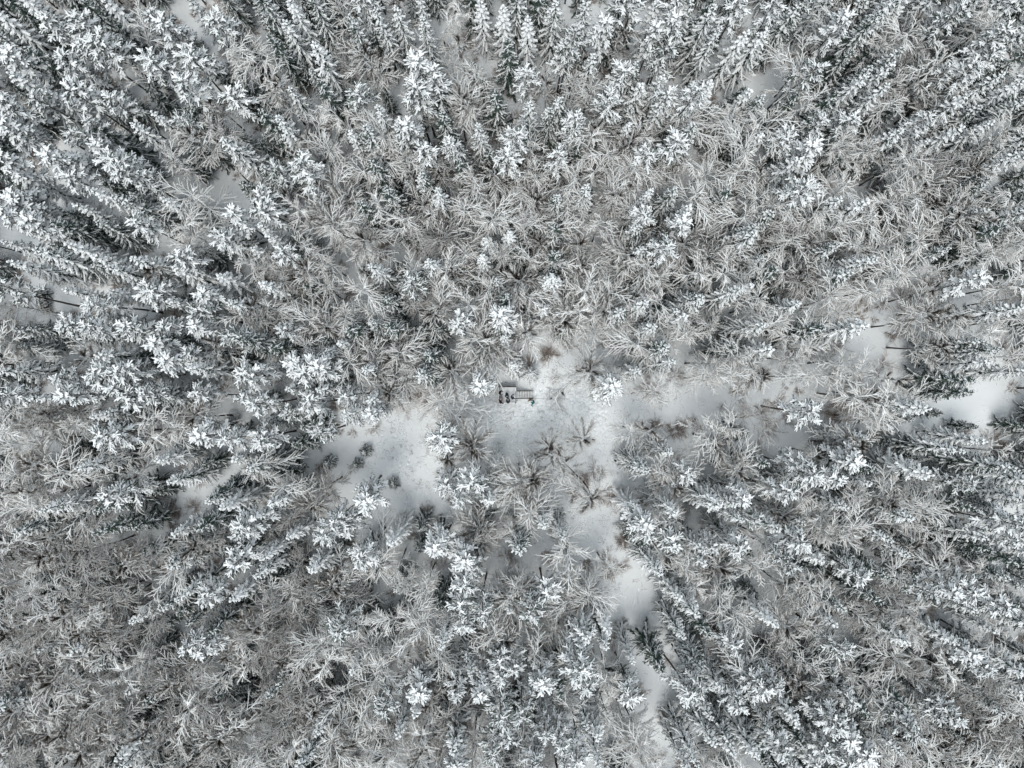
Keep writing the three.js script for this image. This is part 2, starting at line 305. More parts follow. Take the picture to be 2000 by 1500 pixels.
// the kinds: each variant is what its look says, and its own shape
const KIND = {
  birch: { name: 'birch_tree', cat: 'birch tree', h: 15.5, c: 0.74, group: 'frosted birches of the wood', v: [
    ['open white-limbed birch', { h: 15.5, r: 2.5, prim: 16, haze: 206 }], ['broad frosted birch', { h: 16, r: 3.0, prim: 20, haze: 242 }], ['slender frosted birch', { h: 15, r: 2.0, prim: 16, haze: 182 }],
    ['drooping white birch', { h: 15.5, r: 2.7, prim: 19, droop: 1.9, haze: 206 }], ['steep-limbed white birch', { h: 16, r: 2.4, prim: 18, droop: 0.75, steep: 0.15, haze: 302 }], ['full frosted birch', { h: 15, r: 2.7, prim: 24, droop: 1.35, haze: 230 }],
    ['thick-limbed snowy birch', { h: 15.5, r: 2.6, prim: 14, fat: 1.3, haze: 146 }], ['loose hanging birch', { h: 16.5, r: 2.5, prim: 18, droop: 2.3, low: 0.3, haze: 170 }], ['narrow tall birch', { h: 17, r: 1.9, prim: 19, low: 0.3, haze: 206 }], ['dark thin birch with little snow', { h: 16, r: 2.3, prim: 20, low: 0.3, frost: 0.6, bark: [0.10, 0.08, 0.07], haze: 420, fat: 0.8, droop: 1.5 }], ['thin grey birch with wiry hanging twigs', { h: 16.5, r: 2.2, prim: 22, low: 0.28, frost: 0.7, bark: [0.12, 0.10, 0.085], haze: 380, fat: 0.75, droop: 2.2 }]].map(([l, o], i) => [l, birch(100 + i, o), o.h]) },
  hazy: { name: 'brown_twigged_tree', cat: 'bare tree', h: 15.5, c: 0.76, group: 'bare trees with a brown haze of twigs', v: [
    ['bare tree with a brown haze of twigs', { h: 15.5, r: 2.5, prim: 18, haze: 1300, frost: 1 }], ['thin tree with reddish brown twigs', { h: 15, r: 2.1, prim: 16, haze: 1200, frost: 1 }],
    ['bushy tree with greyish brown twigs', { h: 14.5, r: 2.8, prim: 21, haze: 1900, frost: 1, droop: 0.9 }], ['upright brown-topped tree', { h: 16, r: 2.2, prim: 19, haze: 1500, frost: 1, droop: 0.7, steep: 0.2 }]].map(([l, o], i) => [l, birch(200 + i, o), o.h]) },
  bent: { name: 'bowed_birch', cat: 'birch tree', h: 12, c: 0.8, group: 'birches bowed under snow', v: [
    ['thin birch bowed over by snow', { h: 13, r: 1.5, prim: 18, bend: 3.4, low: 0.4, haze: 61, fat: 1.15, droop: 1.6 }], ['arching birch with hanging white twigs', { h: 12, r: 1.7, prim: 21, bend: 4.6, low: 0.35, haze: 67, droop: 2.0 }],
    ['leaning snow-weighted birch', { h: 13.5, r: 1.7, prim: 19, bend: 2.4, low: 0.38, haze: 73, droop: 1.7 }]].map(([l, o], i) => [l, birch(300 + i, o), o.h]) },
  spruce: { name: 'spruce_tree', cat: 'spruce tree', h: 16.5, c: 0.72, group: 'spruces with snow on their fingers', v: [
    ['dark spruce with white-fingered boughs', { h: 17, r: 2.3, load: 0.9, levels: 14 }], ['narrow snow-laden spruce', { h: 16, r: 1.6, load: 1.05, levels: 14 }], ['broad spruce with snowy boughs', { h: 17, r: 2.7, load: 1.0, levels: 14 }],
    ['dark lightly dusted spruce', { h: 16, r: 2.2, load: 0.55, levels: 14 }], ['feathery spruce with thin snow', { h: 17.5, r: 2.4, load: 0.72, levels: 17, fan: 7 }], ['thickly snowed spruce', { h: 16, r: 2.0, load: 1.3, levels: 13 }]].map(([l, o], i) => [l, spruce(400 + i, o), o.h]) },
  pine: { name: 'pine_tree', cat: 'pine tree', h: 18, c: 0.84, group: 'pines with clumped snow crowns', v: [
    ['pine with a clumped white crown', { h: 18, r: 2.3, limbs: 32 }], ['broad-crowned snowy pine', { h: 18, r: 2.8, limbs: 36, crown: 0.62 }], ['tall-crowned snow-clotted pine', { h: 18.5, r: 2.0, limbs: 40, crown: 0.48 }],
    ['ragged pine with dark needle gaps', { h: 18, r: 2.4, limbs: 28, load: 0.78, crown: 0.55 }], ['heavily loaded white pine', { h: 17.5, r: 2.3, limbs: 36, load: 1.2, size: 1.15, crown: 0.52 }], ['fine-tufted frosted pine', { h: 18, r: 2.2, limbs: 40, load: 0.95, size: 0.8, crown: 0.5 }]].map(([l, o], i) => [l, pine(500 + i, o), o.h]) },
  young: { name: 'young_spruce', cat: 'young spruce', h: 3.4, c: 0.3, group: 'young spruces in the clearings', v: [
    ['young dark spruce', { h: 3.6, r: 1.25, load: 0.68, levels: 9, low: 0.06 }], ['low bushy spruce', { h: 2.6, r: 1.35, load: 0.7, levels: 8, low: 0.05 }]].map(([l, o], i) => [l, spruce(600 + i, o), o.h]) },
  shrub: { name: 'twiggy_shrub', cat: 'shrub', h: 1.3, c: 0.4, group: 'bare shrubs standing in the snow', v: [
    ['frosted grey shrub', { h: 1.4, stems: 34, frost: 0.95 }], ['low bare brown shrub', { h: 1.0, stems: 22, frost: 0.88 }], ['wispy frosted sapling shrub', { h: 1.9, stems: 18, frost: 0.9 }]].map(([l, o], i) => [l, shrub(700 + i, o), o.h]) },
};

// ---------------------------------------------------------------- where each tree stands, as seen in the photograph
// one row per sixteenth of the picture (500 x 375 pixels, in quarter pixels): kind and the place of the crown. B birch, H brown-twigged, A bowed, S spruce, T spruce given by its tip, W and P pine (W may be a thickly snowed spruce), Y young spruce, K shrub
const WOOD = [
  [0, 0, 'W110,200 S150,60 W300,80 W460,180 W130,400 W560,470 W940,110 B640,230 B700,350 P1260,150 B1330,220 W1550,100 W1700,220 B1100,580 B1200,470 W1510,510 P1470,740 B1900,430 B1850,720 W260,700 P330,780 W480,790 P620,780 W120,870 W920,820 P740,1010 P650,1070 W1160,1060 B1300,960 B1500,950 H1700,820 B1750,1000 B1400,1290 W100,1040 W240,1100 W780,1180 W440,1250 W900,1290 P1000,1340 W100,1320 W620,1400 A1720,1250 B1850,1180 H1600,1150 P1130,1420 W300,1430 S850,1060 S350,480 S700,60 A1050,300 P820,300'],
  [500, 0, 'B80,60 B330,130 B290,290 B70,460 S180,400 B540,480 B760,560 B700,120 W830,60 B870,220 S1000,240 H1100,80 B1130,200 S1290,80 T1760,10 S1330,270 A1430,130 B1560,520 H1600,360 S1970,440 B1940,200 S800,300 B990,620 H930,520 P1310,560 B1430,640 B1740,640 B180,720 H230,700 B330,790 S560,740 B820,730 B1250,800 P1290,720 A620,960 A740,960 S100,950 B1000,950 P1180,980 B1280,960 S1480,980 S1880,830 B1680,950 H1600,880 B250,1020 A380,1000 S1750,1080 H450,1100 B640,1230 B790,1120 B900,1100 S1150,1090 B1050,1180 B1340,1180 B1540,1170 S1830,1260 P1950,1250 B200,1350 P400,1380 H560,1330 B830,1370 S950,1330 B1040,1290 B1220,1340 H1420,1380 B1440,1400 S1600,1330 S1330,1430 B1700,1440 H1900,1400 B1960,1100 S480,90'],
  [1000, 0, 'S30,60 S210,60 T130,150 T340,20 T590,-20 P430,350 P710,190 B860,90 T1140,30 P1100,290 W1240,240 P1190,440 T1400,30 T1580,50 B1750,60 T1620,220 T1830,250 T1960,260 W1290,100 T640,440 H550,500 B150,600 B400,430 H850,300 B830,540 S940,600 T1190,600 W980,760 P1380,760 P1190,750 B480,690 S600,560 B600,740 P760,820 W500,960 S370,880 H280,770 B290,960 S130,920 B1130,900 B1290,930 B1340,860 B1670,920 S1870,850 T1560,640 T1420,650 B1800,800 H620,1030 H720,930 B570,1180 B190,1200 S110,1060 B40,1080 P370,1270 B780,1270 H850,1180 S880,1060 B1000,1090 P1060,1230 P1230,1180 H1180,1250 S1350,1090 B1100,1350 B1480,1340 Y1500,1150 Y1450,1090 A1340,1190 B1750,1240 B1860,1150 B1900,1000 B1720,1400 B60,1400 H60,1300 B200,1420 B420,1420 B880,1380 B640,1340 H1900,1400'],
  [1500, 0, 'P50,80 B270,30 T440,20 S150,170 B430,260 H600,120 T950,10 T1020,20 T700,70 B560,180 T860,130 S720,260 A1110,60 T1270,10 T1450,90 T1600,20 T1780,30 T1900,40 H1000,240 P1400,210 A1730,150 B1720,300 B1620,260 A1850,180 B300,560 B180,650 H250,540 S560,500 S640,700 B680,620 B780,460 B960,340 S900,520 B1080,460 B1200,540 B1350,570 P1690,490 S1900,330 A1780,470 S1950,450 S1980,620 B1500,620 B1450,720 H1250,700 H1100,700 B900,690 B830,620 S800,780 B260,830 S150,820 S430,830 B620,920 B1380,860 H1250,830 S1650,700 B1800,740 S1850,860 B880,850 P400,960 B100,1120 B300,1180 B480,1180 S250,1020 H850,1180 B700,1230 S1100,1070 S900,1110 S1350,1080 B1180,950 B1600,1050 B1780,1050 B1660,1150 S1950,1230 S1800,1280 B1030,1270 B1350,1300 B1120,1180 P300,1430 S150,1330 B540,1250 B1050,1420 H1500,1350 B1650,1400 S1950,1100 A1850,1450 H1150,1450 S500,1040'],
  [0, 375, 'W250,170 W340,300 P150,230 S560,290 W170,20 T580,110 W860,50 S1060,110 B1400,130 B1570,110 W1140,280 W1880,240 P1800,380 S1760,350 B1480,350 B1560,440 T540,420 T290,590 S190,440 S480,520 T1050,520 S880,560 B1430,560 H1300,620 B1480,640 S1000,640 B100,800 B150,900 Y330,800 Y350,900 W650,800 P820,850 W1000,800 W1200,820 W1430,870 W1620,860 A1720,900 W1800,700 P1580,950 T1790,860 W1330,1000 B1930,950 B1980,600 W1540,1100 P580,1040 B700,1080 B780,1130 W1040,1160 B920,1290 H800,1330 W1250,1200 S1350,1160 B40,1150 B120,1180 B50,1320 T170,1400 P520,1420 P830,1420 P1000,1430 W1330,1330 W1480,1330 W1600,1380 B1740,1230 H1700,1200 P1850,1150 B1960,1160 W1950,1420 S1150,1420 S900,1000 W1650,760 K1100,950 K1000,980'],
  [500, 375, 'P60,80 W100,130 B350,170 H280,60 S500,50 B650,60 H720,100 B980,150 S860,150 S1060,40 B1220,270 H1370,130 B1380,170 B1640,100 B1850,210 S1950,200 S1440,60 H600,240 B640,260 B780,300 H880,420 A970,560 B1190,280 H1470,350 B1420,420 B1610,510 S1820,420 S1780,560 B1900,520 W1980,380 B170,400 S120,330 S60,480 B420,460 P240,520 B570,570 H480,570 Y850,620 S950,620 S1380,590 H1470,600 B1500,690 P1230,740 B1250,650 B80,600 B260,700 H330,750 S150,750 B430,680 B560,780 B900,810 Y1050,790 S1050,860 B1230,900 B1450,960 H1380,940 B1820,820 S1880,740 S1950,850 B1640,900 P1590,1000 H60,900 B200,930 B450,980 B620,1060 H560,1060 B760,1000 S960,1050 B980,960 S1080,1080 S780,1100 B250,1080 B100,1040 W1950,980 S1900,1080 H1850,1080 B420,1180 S200,1230 B880,1250 B760,1320 H1120,1270 B1120,1290 A1240,1180 S1370,1290 B1690,1200 H1820,1180 S1950,1150 H1550,1420 T40,1380 W300,1340 W400,1400 S620,1250 S700,1200 B530,1330 B650,1390 S900,1390 B1080,1440 S1330,1420 B1200,1440 H970,1400 W540,1440'],
  [1000, 375, 'B100,270 H150,160 B60,60 S330,100 B430,160 B370,330 S320,330 B520,150 S560,30 H810,110 B690,280 B790,50 S1030,60 B960,180 P1020,190 S960,330 H1060,270 S1210,60 S1330,190 W1330,280 B1420,80 B1560,160 B1720,220 S1620,60 S1830,320 T1900,320 S1950,230 B1850,60 B1970,150 H560,440 B150,530 H230,430 S60,480 S330,520 B380,590 H470,580 B790,480 H880,520 S990,500 S1200,450 P1180,430 H1320,430 B1400,600 H1500,540 B1650,490 B1620,640 B1890,600 S1980,640 S300,710 B560,760 B80,860 H60,720 B840,620 B1010,660 H1040,630 B1140,640 B380,880 S240,940 B720,810 T980,890 S1000,900 B1060,900 S830,960 B1290,870 S1240,960 S1400,850 B1750,860 S1780,760 S1700,800 B1900,880 B280,1010 H350,1000 B520,930 B640,950 H700,910 B100,1110 H160,1120 B620,1110 B830,1050 S1060,1080 S1300,1000 B1330,960 B1200,1180 B1310,1120 B1570,1030 S1880,1060 B1900,1000 K440,1210 H600,1370 B1010,1230 B920,1200 S1130,1230 S1200,1330 A1090,1340 B1240,1380 B1700,1270 S1680,1220 B1830,1340 S1950,1250 B1500,1320 B800,1440 S950,1400 B1450,1450 B1680,1440 H1900,1440'],
  [1500, 375, 'P230,20 B100,60 B560,50 B820,130 B1000,60 B1100,60 H1200,180 B1350,120 S1550,200 B1720,150 S1650,330 S1880,200 B1950,250 B80,240 H220,220 S440,130 S650,150 B300,270 B500,260 B750,260 B1030,330 H1380,230 B1480,390 S1250,490 B900,560 B870,470 S700,560 B1080,440 H250,400 B120,400 B650,470 S420,460 B1650,500 B1800,420 B1950,400 B60,600 H200,640 B400,640 S520,680 A640,660 B780,760 P1600,700 H1200,800 H1350,900 B950,680 B1200,640 B1830,740 B1900,830 S1780,940 B1900,1000 B200,760 H180,740 B420,850 S150,900 B350,780 B480,940 W640,1060 S320,1080 B60,1060 B200,1100 B250,1200 H1150,1000 H1280,1180 T1700,1180 B1600,1130 S1600,1240 T1730,1330 B560,1320 H800,1350 B120,1280 B1050,1290 K1190,1430 H900,1430 B650,1420 B450,1440 S1450,1470 S1950,1400 B1850,1300 B250,1430'],
  [0, 750, 'B100,60 S420,120 W600,60 W930,60 P1080,80 W1250,60 S1300,110 W1600,100 P1930,80 B180,190 B420,220 H500,250 W870,240 S960,220 B680,300 H1080,300 B1240,270 B1230,380 H1560,270 P1640,420 P1850,450 W1900,560 B1400,360 W900,410 P860,440 S1330,570 B1100,640 B1000,560 T1320,770 H400,300 B300,450 B120,330 B50,230 B230,680 H420,580 B560,680 A760,800 W880,860 S780,620 S880,950 A1080,950 T1620,930 W1830,920 S1750,850 B350,880 H330,820 B130,700 B60,850 B200,990 B440,930 S520,940 B680,1000 B760,1130 S880,1120 B480,1150 B180,1220 B130,1050 T1350,1170 S1650,1080 B1690,1200 H1600,1250 W1850,1200 P1870,1330 T1320,1430 B1210,1350 B1080,1290 H1000,1420 B750,1300 B300,1320 H480,1320 B130,1380 B600,1400 B900,1450 B1440,1400 W1960,1070 S280,1100 H90,1300 K1350,950 K1500,960'],
  [500, 750, 'P60,120 T240,40 P290,210 P450,140 P740,80 P760,210 S560,40 H1080,60 B1130,160 S950,120 W920,220 P470,380 P60,420 Y570,610 Y800,620 Y860,520 Y320,500 Y330,650 Y1080,780 K920,340 K750,385 K1210,350 K1320,560 P1750,60 B1420,150 B1560,280 B1740,380 H1700,480 S1880,460 H1480,560 P1480,470 P1530,800 P1600,870 P1710,760 S1830,880 B30,650 S20,640 B260,800 B540,800 H460,940 T40,1030 S200,900 P830,820 P860,900 P650,1040 P730,1110 B300,1010 B170,1150 W320,1150 T1040,1250 W130,1300 B340,1370 P590,1200 P850,1300 W500,1400 B780,1440 B950,1400 K1230,1200 K1330,1000 K1430,1060 P1440,1290 H1750,1070 H1760,1250 B1720,1180 P1590,1350 P1700,1440 B1980,1120 S90,1430 B1100,1400 K1300,700 K1000,560 K1360,460'],
  [1000, 750, 'K670,250 K720,330 K430,240 K250,300 H510,450 H270,470 B940,360 H1030,370 B1190,520 A880,650 B1040,80 W740,40 B900,100 B1180,100 H1000,130 B1380,120 K1170,250 H1180,130 B1520,370 H1560,430 B1700,340 B1900,280 H130,780 B60,690 B130,950 B100,1050 S240,1060 H620,850 A480,900 W940,960 P980,1090 B1130,720 H1210,780 S1010,640 B1220,960 B1230,1080 B1690,660 H1720,700 S1900,600 B1950,780 P1320,700 B1540,900 S1640,900 P1770,840 S1700,1010 T1750,1220 P1870,1000 T60,1300 B430,1270 S380,1160 B450,1170 B470,1420 P1030,1120 S1000,1210 B1210,1260 B1180,1330 T1150,1480 B1430,1250 B1560,1280 B1720,1310 B1930,1200 S1440,1340 B740,1460 K870,1420 H1560,1400 B1350,1400 B1880,1400 S1980,1080 K1120,310 K700,380 K1330,330 K760,880'],
  [1500, 750, 'P280,200 B620,80 B800,90 H700,60 S1450,60 H1720,80 B1400,180 S1080,190 B1020,130 B730,260 T1500,520 S1520,420 B1720,520 S1720,640 S1850,720 T1930,900 S1830,850 A430,560 S650,420 H600,500 P640,580 P220,640 P300,720 W470,790 S700,640 B900,730 B1100,680 B1200,800 P1480,810 S680,760 B850,830 B1070,940 B620,880 H850,900 B200,870 B370,930 B100,830 S480,920 B230,1000 S960,1000 A1200,1040 B1160,1130 H40,960 S1430,930 W1830,1130 S1550,1150 P1900,1210 W1750,1230 B540,1120 B450,1100 P200,1200 B360,1150 B820,1160 S800,1150 B950,1270 H1100,1250 B1220,1260 S1600,1250 B1350,1320 S1820,1350 S1950,1300 B100,1350 B620,1400 W640,1430 S800,1440 B320,1320 B900,1420 B1250,1430 H1250,1380 B1500,1430 S1700,1450'],
  [0, 1125, 'B120,60 B340,120 H650,180 B560,60 B750,110 H900,150 B1000,60 A1230,130 T1380,180 W1650,80 W1900,120 B80,250 B280,290 H120,350 B470,260 B630,310 B840,250 H830,430 B1010,420 S1150,290 B1260,300 W1500,470 W1620,540 B1680,260 S1740,360 H1790,540 B1900,400 B1950,500 B230,430 B450,500 H280,600 B100,540 B700,560 H700,370 B930,560 B1200,620 B1060,700 B560,640 H400,680 S690,530 B820,730 B250,760 B60,760 B1380,780 H1430,830 B1260,780 B1780,760 B1620,700 B1960,680 B950,850 A1130,900 B700,850 H520,800 B400,900 B150,880 S100,960 H260,1000 B60,1100 B420,1060 H470,1190 B650,1000 B800,1020 B960,900 B1010,1050 S1250,900 B1540,1000 H1530,1030 B1400,1110 B1690,1020 B1870,1080 H1780,1190 B720,1130 H560,1180 B250,1240 B100,1300 B80,1420 S60,1250 H880,1160 T1050,1310 B980,1230 B870,1350 B500,1400 B330,1320 H1200,1180 B1300,1250 B1480,1210 B1650,1200 B1880,1290 B1750,1350 B1420,1400 H1500,1440 B1150,1440 B680,1430 H700,1280 S1050,1400 B1950,1440 B200,1450'],
  [500, 1125, 'B120,120 H60,330 B330,90 B470,60 H660,60 B740,110 B1170,60 K1050,140 B1330,60 P1620,60 P1580,160 P1640,300 P1770,210 T1670,760 B1950,90 B1980,220 H1980,150 B250,200 B390,250 B270,400 B600,280 P640,350 S720,320 B820,370 B1330,370 B1270,220 B1500,280 S1480,450 B1430,530 B960,530 A1140,430 B1850,340 H1940,440 B110,470 B60,600 H250,620 B420,560 H400,680 B570,640 T740,750 B560,520 B870,620 B1000,620 B1170,580 A1400,740 H1300,720 P1880,610 B1750,560 P1930,780 W1780,880 B150,720 S250,780 B100,850 B300,880 B720,880 B950,760 P1260,900 T1250,1090 P1540,830 B880,920 B1400,900 H1380,920 P1050,980 B1530,1000 H1600,1060 P1900,1060 P1950,1240 B420,950 H480,1010 B80,1050 B250,1110 S530,1120 B470,1150 B640,1200 B870,1030 B900,1150 S1140,1150 B1050,1250 B1310,1180 H1330,1260 S1560,1230 B1690,1190 B1700,1340 B1850,1250 B780,1220 H800,1270 B130,1200 B330,1300 B60,1330 S420,1380 B250,1420 B550,1380 B700,1320 B880,1390 B1010,1390 B1250,1420 B1430,1350 S1530,1380 P1530,1440 B1720,1460 B1920,1430 H600,1440'],
  [1000, 1125, 'B60,80 P250,140 B570,90 H580,180 B450,130 T740,560 T750,440 T950,670 B830,80 B880,170 P1120,30 S1260,120 T1450,310 B1400,60 B1620,100 B1700,200 B1780,370 B270,380 B180,500 P140,260 P540,500 S560,400 B400,560 P30,640 K1010,310 T1490,720 S1290,400 S1480,380 B1650,520 P1700,560 B750,740 P560,840 P520,700 S360,820 T160,920 P250,800 A1060,750 S1130,660 S1200,800 T1550,1110 P1450,860 P1350,920 S1560,780 B1780,680 B1850,640 P1820,760 B1950,760 W1750,980 P80,1010 P250,1200 B270,1070 B430,950 B660,960 A840,1010 B920,900 S900,950 A1110,1090 K1150,1040 S560,1060 S640,1150 B740,1100 B880,1150 P1850,900 T1720,1390 T1570,1310 S1640,1200 S1850,1230 T1910,1400 B350,1180 B520,1330 T680,1480 B190,1350 P180,1430 B60,1420 B1130,1310 B1230,1370 B1050,1440 B870,1330 S1380,1340 S1330,1430 B1500,1440 B1780,1460 S400,1400 B960,1250 B1950,1080 P1980,880 B1960,300 K1050,500'],
  [1500, 1125, 'B130,80 B280,60 T580,260 B600,180 S750,130 B380,150 B900,120 B1000,200 B1180,150 W1320,60 W1500,40 T1650,360 S1480,200 A1620,80 P1800,200 A1930,130 S1930,330 B100,420 H60,300 B270,330 B450,480 S430,300 B550,560 B680,280 B830,440 B1000,330 S950,440 B1100,420 W1480,580 S1300,420 B1240,520 B1640,640 A1750,560 B1720,430 B600,700 H150,720 B250,640 B730,800 B1000,680 B1100,760 B930,600 B1300,680 B1450,820 B1580,860 B1700,750 S1850,680 B1850,840 P60,880 B300,880 B430,860 T230,1130 S120,1040 P400,980 B620,930 S660,980 B780,1020 S960,920 S1000,1050 P1060,1130 B1100,1000 B1280,1100 B1370,1020 B1500,960 B1650,950 H1600,1020 B1750,1000 B1900,1000 B530,1180 W620,1270 S200,1220 P40,1250 B350,1180 W470,1150 B800,1280 S900,1260 W740,1380 P420,1330 S300,1370 W560,1430 B1000,1300 B1150,1250 B1300,1330 H1450,1200 B1600,1250 S1650,1350 B1750,1150 B1850,1300 B1950,1200 B150,1430 B900,1440 B1050,1420 B1400,1440 B1700,1440 B1950,1420 H1850,1150'],
];
// trees round the clearing whose look and place were read one by one: [kind, variant, crown x, crown y, scale, label, foot x, foot y]
const NAMED = [
  ['spruce', 1, 1003, 715, [1.3, 0.62], 'small thickly snowed spruce just above the platform, beside a darker one'],
  ['spruce', 2, 1037, 731, [0.66, 0.5], 'small feathery spruce above the stairs, sharing its edge with a whiter spruce'],
  ['pine', 4, 939, 750, [0.95, 0.8], 'bright snow-clotted pine standing closest beside the platform'],
  ['spruce', 5, 967, 902, [1.0, 0.6], 'small bright star-shaped spruce at the lower edge of the big brown and white clump'],
  ['hazy', 2, 1086, 895, 0.92, 'bushy brown bare tree below the clearing with a trunk curving away', 1135, 936],
  ['hazy', 2, 1129, 861, 0.72, 'round bushy brown bare tree at the edge of the clearing, upper one of its pair'],
  ['hazy', 0, 1064, 868, 0.74, 'pale thin bare tree beside two browner bushy ones below the clearing'],
  ['hazy', 2, 915, 866, 0.95, 'broad brown bare tree in the big clump, with a dark conifer at its side'],
  ['hazy', 3, 1032, 944, 0.95, 'brown-centred bare tree beside the fallen-looking stem below the clearing'],
  ['birch', 0, 1108, 1064, 1.12, 'big star-shaped white birch alone below the clearing'],
];
const conifer = (x, y) => (y < 330 ? 0.42 : 0) + (x < 620 && y < 820 ? 0.3 : 0) + (x > 1250 && y > 850 ? 0.25 : 0) + (x > 950 && x < 1250 && y > 1050 ? 0.2 : 0);
const LETTER = { B: 'birch', H: 'hazy', A: 'bent', S: 'spruce', T: 'spruce', P: 'pine', Y: 'young', K: 'shrub' };
const RT = rng(2024), trees = [];
for (const [ox, oy, row] of WOOD) for (const [, k, x, y] of row.matchAll(/([A-Z])(-?\d+),(-?\d+)/g)) {
  let kind = LETTER[k], variant, u = RT(); const X = ox + x / 4, Y = oy + y / 4;
  if (k === 'B' && RT() < conifer(X, Y)) { kind = RT() < 0.5 ? 'pine' : 'spruce'; variant = kind === 'pine' ? [0, 1, 2, 5, 4, 3][Math.floor(u * 6)] : [0, 1, 2, 5, 4][Math.floor(u * 5)]; } else
  if (k === 'W') [kind, variant] = u < 0.62 ? ['pine', [0, 1, 2, 4, 4][Math.floor(RT() * 5)]] : ['spruce', [5, 1, 5, 2][Math.floor(RT() * 4)]];
  else if (k === 'P') variant = [0, 1, 3, 5, 4, 0][Math.floor(u * 6)];
  else if (k === 'T') variant = [0, 1, 2, 5, 0, 4][Math.floor(u * 6)];
  else if (k === 'S') variant = [0, 3, 4, 0, 3, 2, 1][Math.floor(u * 7)];
  else if (k === 'B') { const dusk = ox + x / 4 < 620 && oy + y / 4 > 1000 ? 0.55 : oy + y / 4 > 1150 ? 0.22 : 0.08; variant = RT() < dusk ? 9 + Math.floor(u * 2) : Math.floor(u * 9); }
  else variant = Math.floor(u * KIND[kind].v.length);
  trees.push({ kind, variant, px: ox + x / 4, py: oy + y / 4, tip: k === 'T', s: mix(0.84, 1.14, RT()) * (kind === 'pine' ? 0.95 : kind === 'spruce' ? 1.1 : 1), sy: mix(0.86, 1.12, RT()) * (kind === 'birch' || kind === 'hazy' ? 0.88 : 1), turn: RT() * 6.283 });
}
for (const [kind, variant, px, py, s, label, fx, fy] of NAMED) trees.push({ kind, variant, px, py, s: s[0] ?? s, sy: s[1] ?? s, turn: RT() * 6.283, label, foot: fx && [fx, fy] });

const ONES = 'zero one two three four five six seven eight nine ten eleven twelve thirteen fourteen fifteen sixteen seventeen eighteen nineteen'.split(' '), TENS = '  twenty thirty forty fifty sixty seventy eighty ninety'.split(' ');
const words = (x) => { const n = clamp(Math.round(x), 0, 99); return n < 20 ? ONES[n] : TENS[Math.floor(n / 10)] + (n % 10 ? '-' + ONES[n % 10] : ''); };
const proto = {};                                         // one prototype per kind and variant; the rest are its clones
const taken = new Set();
let GAPS;
function plant(t) {
  const K = KIND[t.kind], [look, parts, h0] = K.v[t.variant], h = h0 * t.sy, hc = t.tip ? h * 0.98 : h * K.c;
  const [cx, cz] = at(t.px, t.py, hc);
  let [x, z] = [cx, cz]; if (t.foot) [x, z] = at(...t.foot, 0);
  const pos = [x, groundY(x, z, false) - 0.05, z];
  const key = t.kind + t.variant;
  let o;
  if (!proto[key]) { o = new THREE.Group(); for (const [n, g, m] of parts) { const p = mesh(n, g, m, o); if (n !== 'trunk') p.userData.kind = 'stuff'; } proto[key] = o; } else o = proto[key].clone();
  o.name = numbered(K.name); o.position.set(...pos); scene.add(o);
  o.rotation.set(0, t.turn, 0); o.scale.set(t.s, t.sy, t.s);
  if (t.foot) { const q = new THREE.Quaternion().setFromUnitVectors(new THREE.Vector3(0, 1, 0), new THREE.Vector3(cx - x, hc, cz - z).normalize()); o.quaternion.premultiply(q); }
  else if (t.kind !== 'spruce' && t.kind !== 'young') { const r = rng(Math.round(t.px * 31 + t.py)); o.rotation.x = (r() - 0.5) * 0.09; o.rotation.z = (r() - 0.5) * 0.09; }
  let label = t.label;
  if (!label) for (const w of ['', ' just']) { label = `${look} ${words(t.px / 20)}${w} across and ${words(t.py / 15)} percent down the photo`; if (!taken.has(label)) break; }
  taken.add(label);
  tag(o, label, K.cat, K.group);
  return o;
}
const merged = (parts) => mergeGeometries(parts.map(([, g, m]) => { const c = g.clone(); if (m === M.snow) { const a = c.attributes.color.array; for (let k = 0; k < a.length; k += 3) { a[k] = SNOW[0]; a[k + 1] = SNOW[1]; a[k + 2] = SNOW[2]; } } return c; }));
function mass(name, list, label, category) { // many more of a kind, as one thing that nobody could count
  const g = new THREE.Group(); g.name = name; scene.add(g); tag(g, label, category, null, 'stuff');
  const by = new Map(); for (const t of list) { const k = t.kind + ':' + t.variant; if (!by.has(k)) by.set(k, []); by.get(k).push(t); }
  const d = new THREE.Object3D();
  for (const [k, l] of by) {
    const [kind, v] = k.split(':'), K = KIND[kind], im = shade(new THREE.InstancedMesh(merged(K.v[v][1]), M.tinted, l.length));
    l.forEach((t, i) => { let x, z; if (t.at) [x, z] = t.at; else [x, z] = at(t.px, t.py, K.v[v][2] * t.sy * K.c); d.position.set(x, groundY(x, z, false) - 0.05, z); d.rotation.set(0, t.turn, 0); d.scale.set(t.s, t.sy, t.s); d.updateMatrix(); im.setMatrixAt(i, d.matrix); });
    im.name = K.name; g.add(im);
  }
}
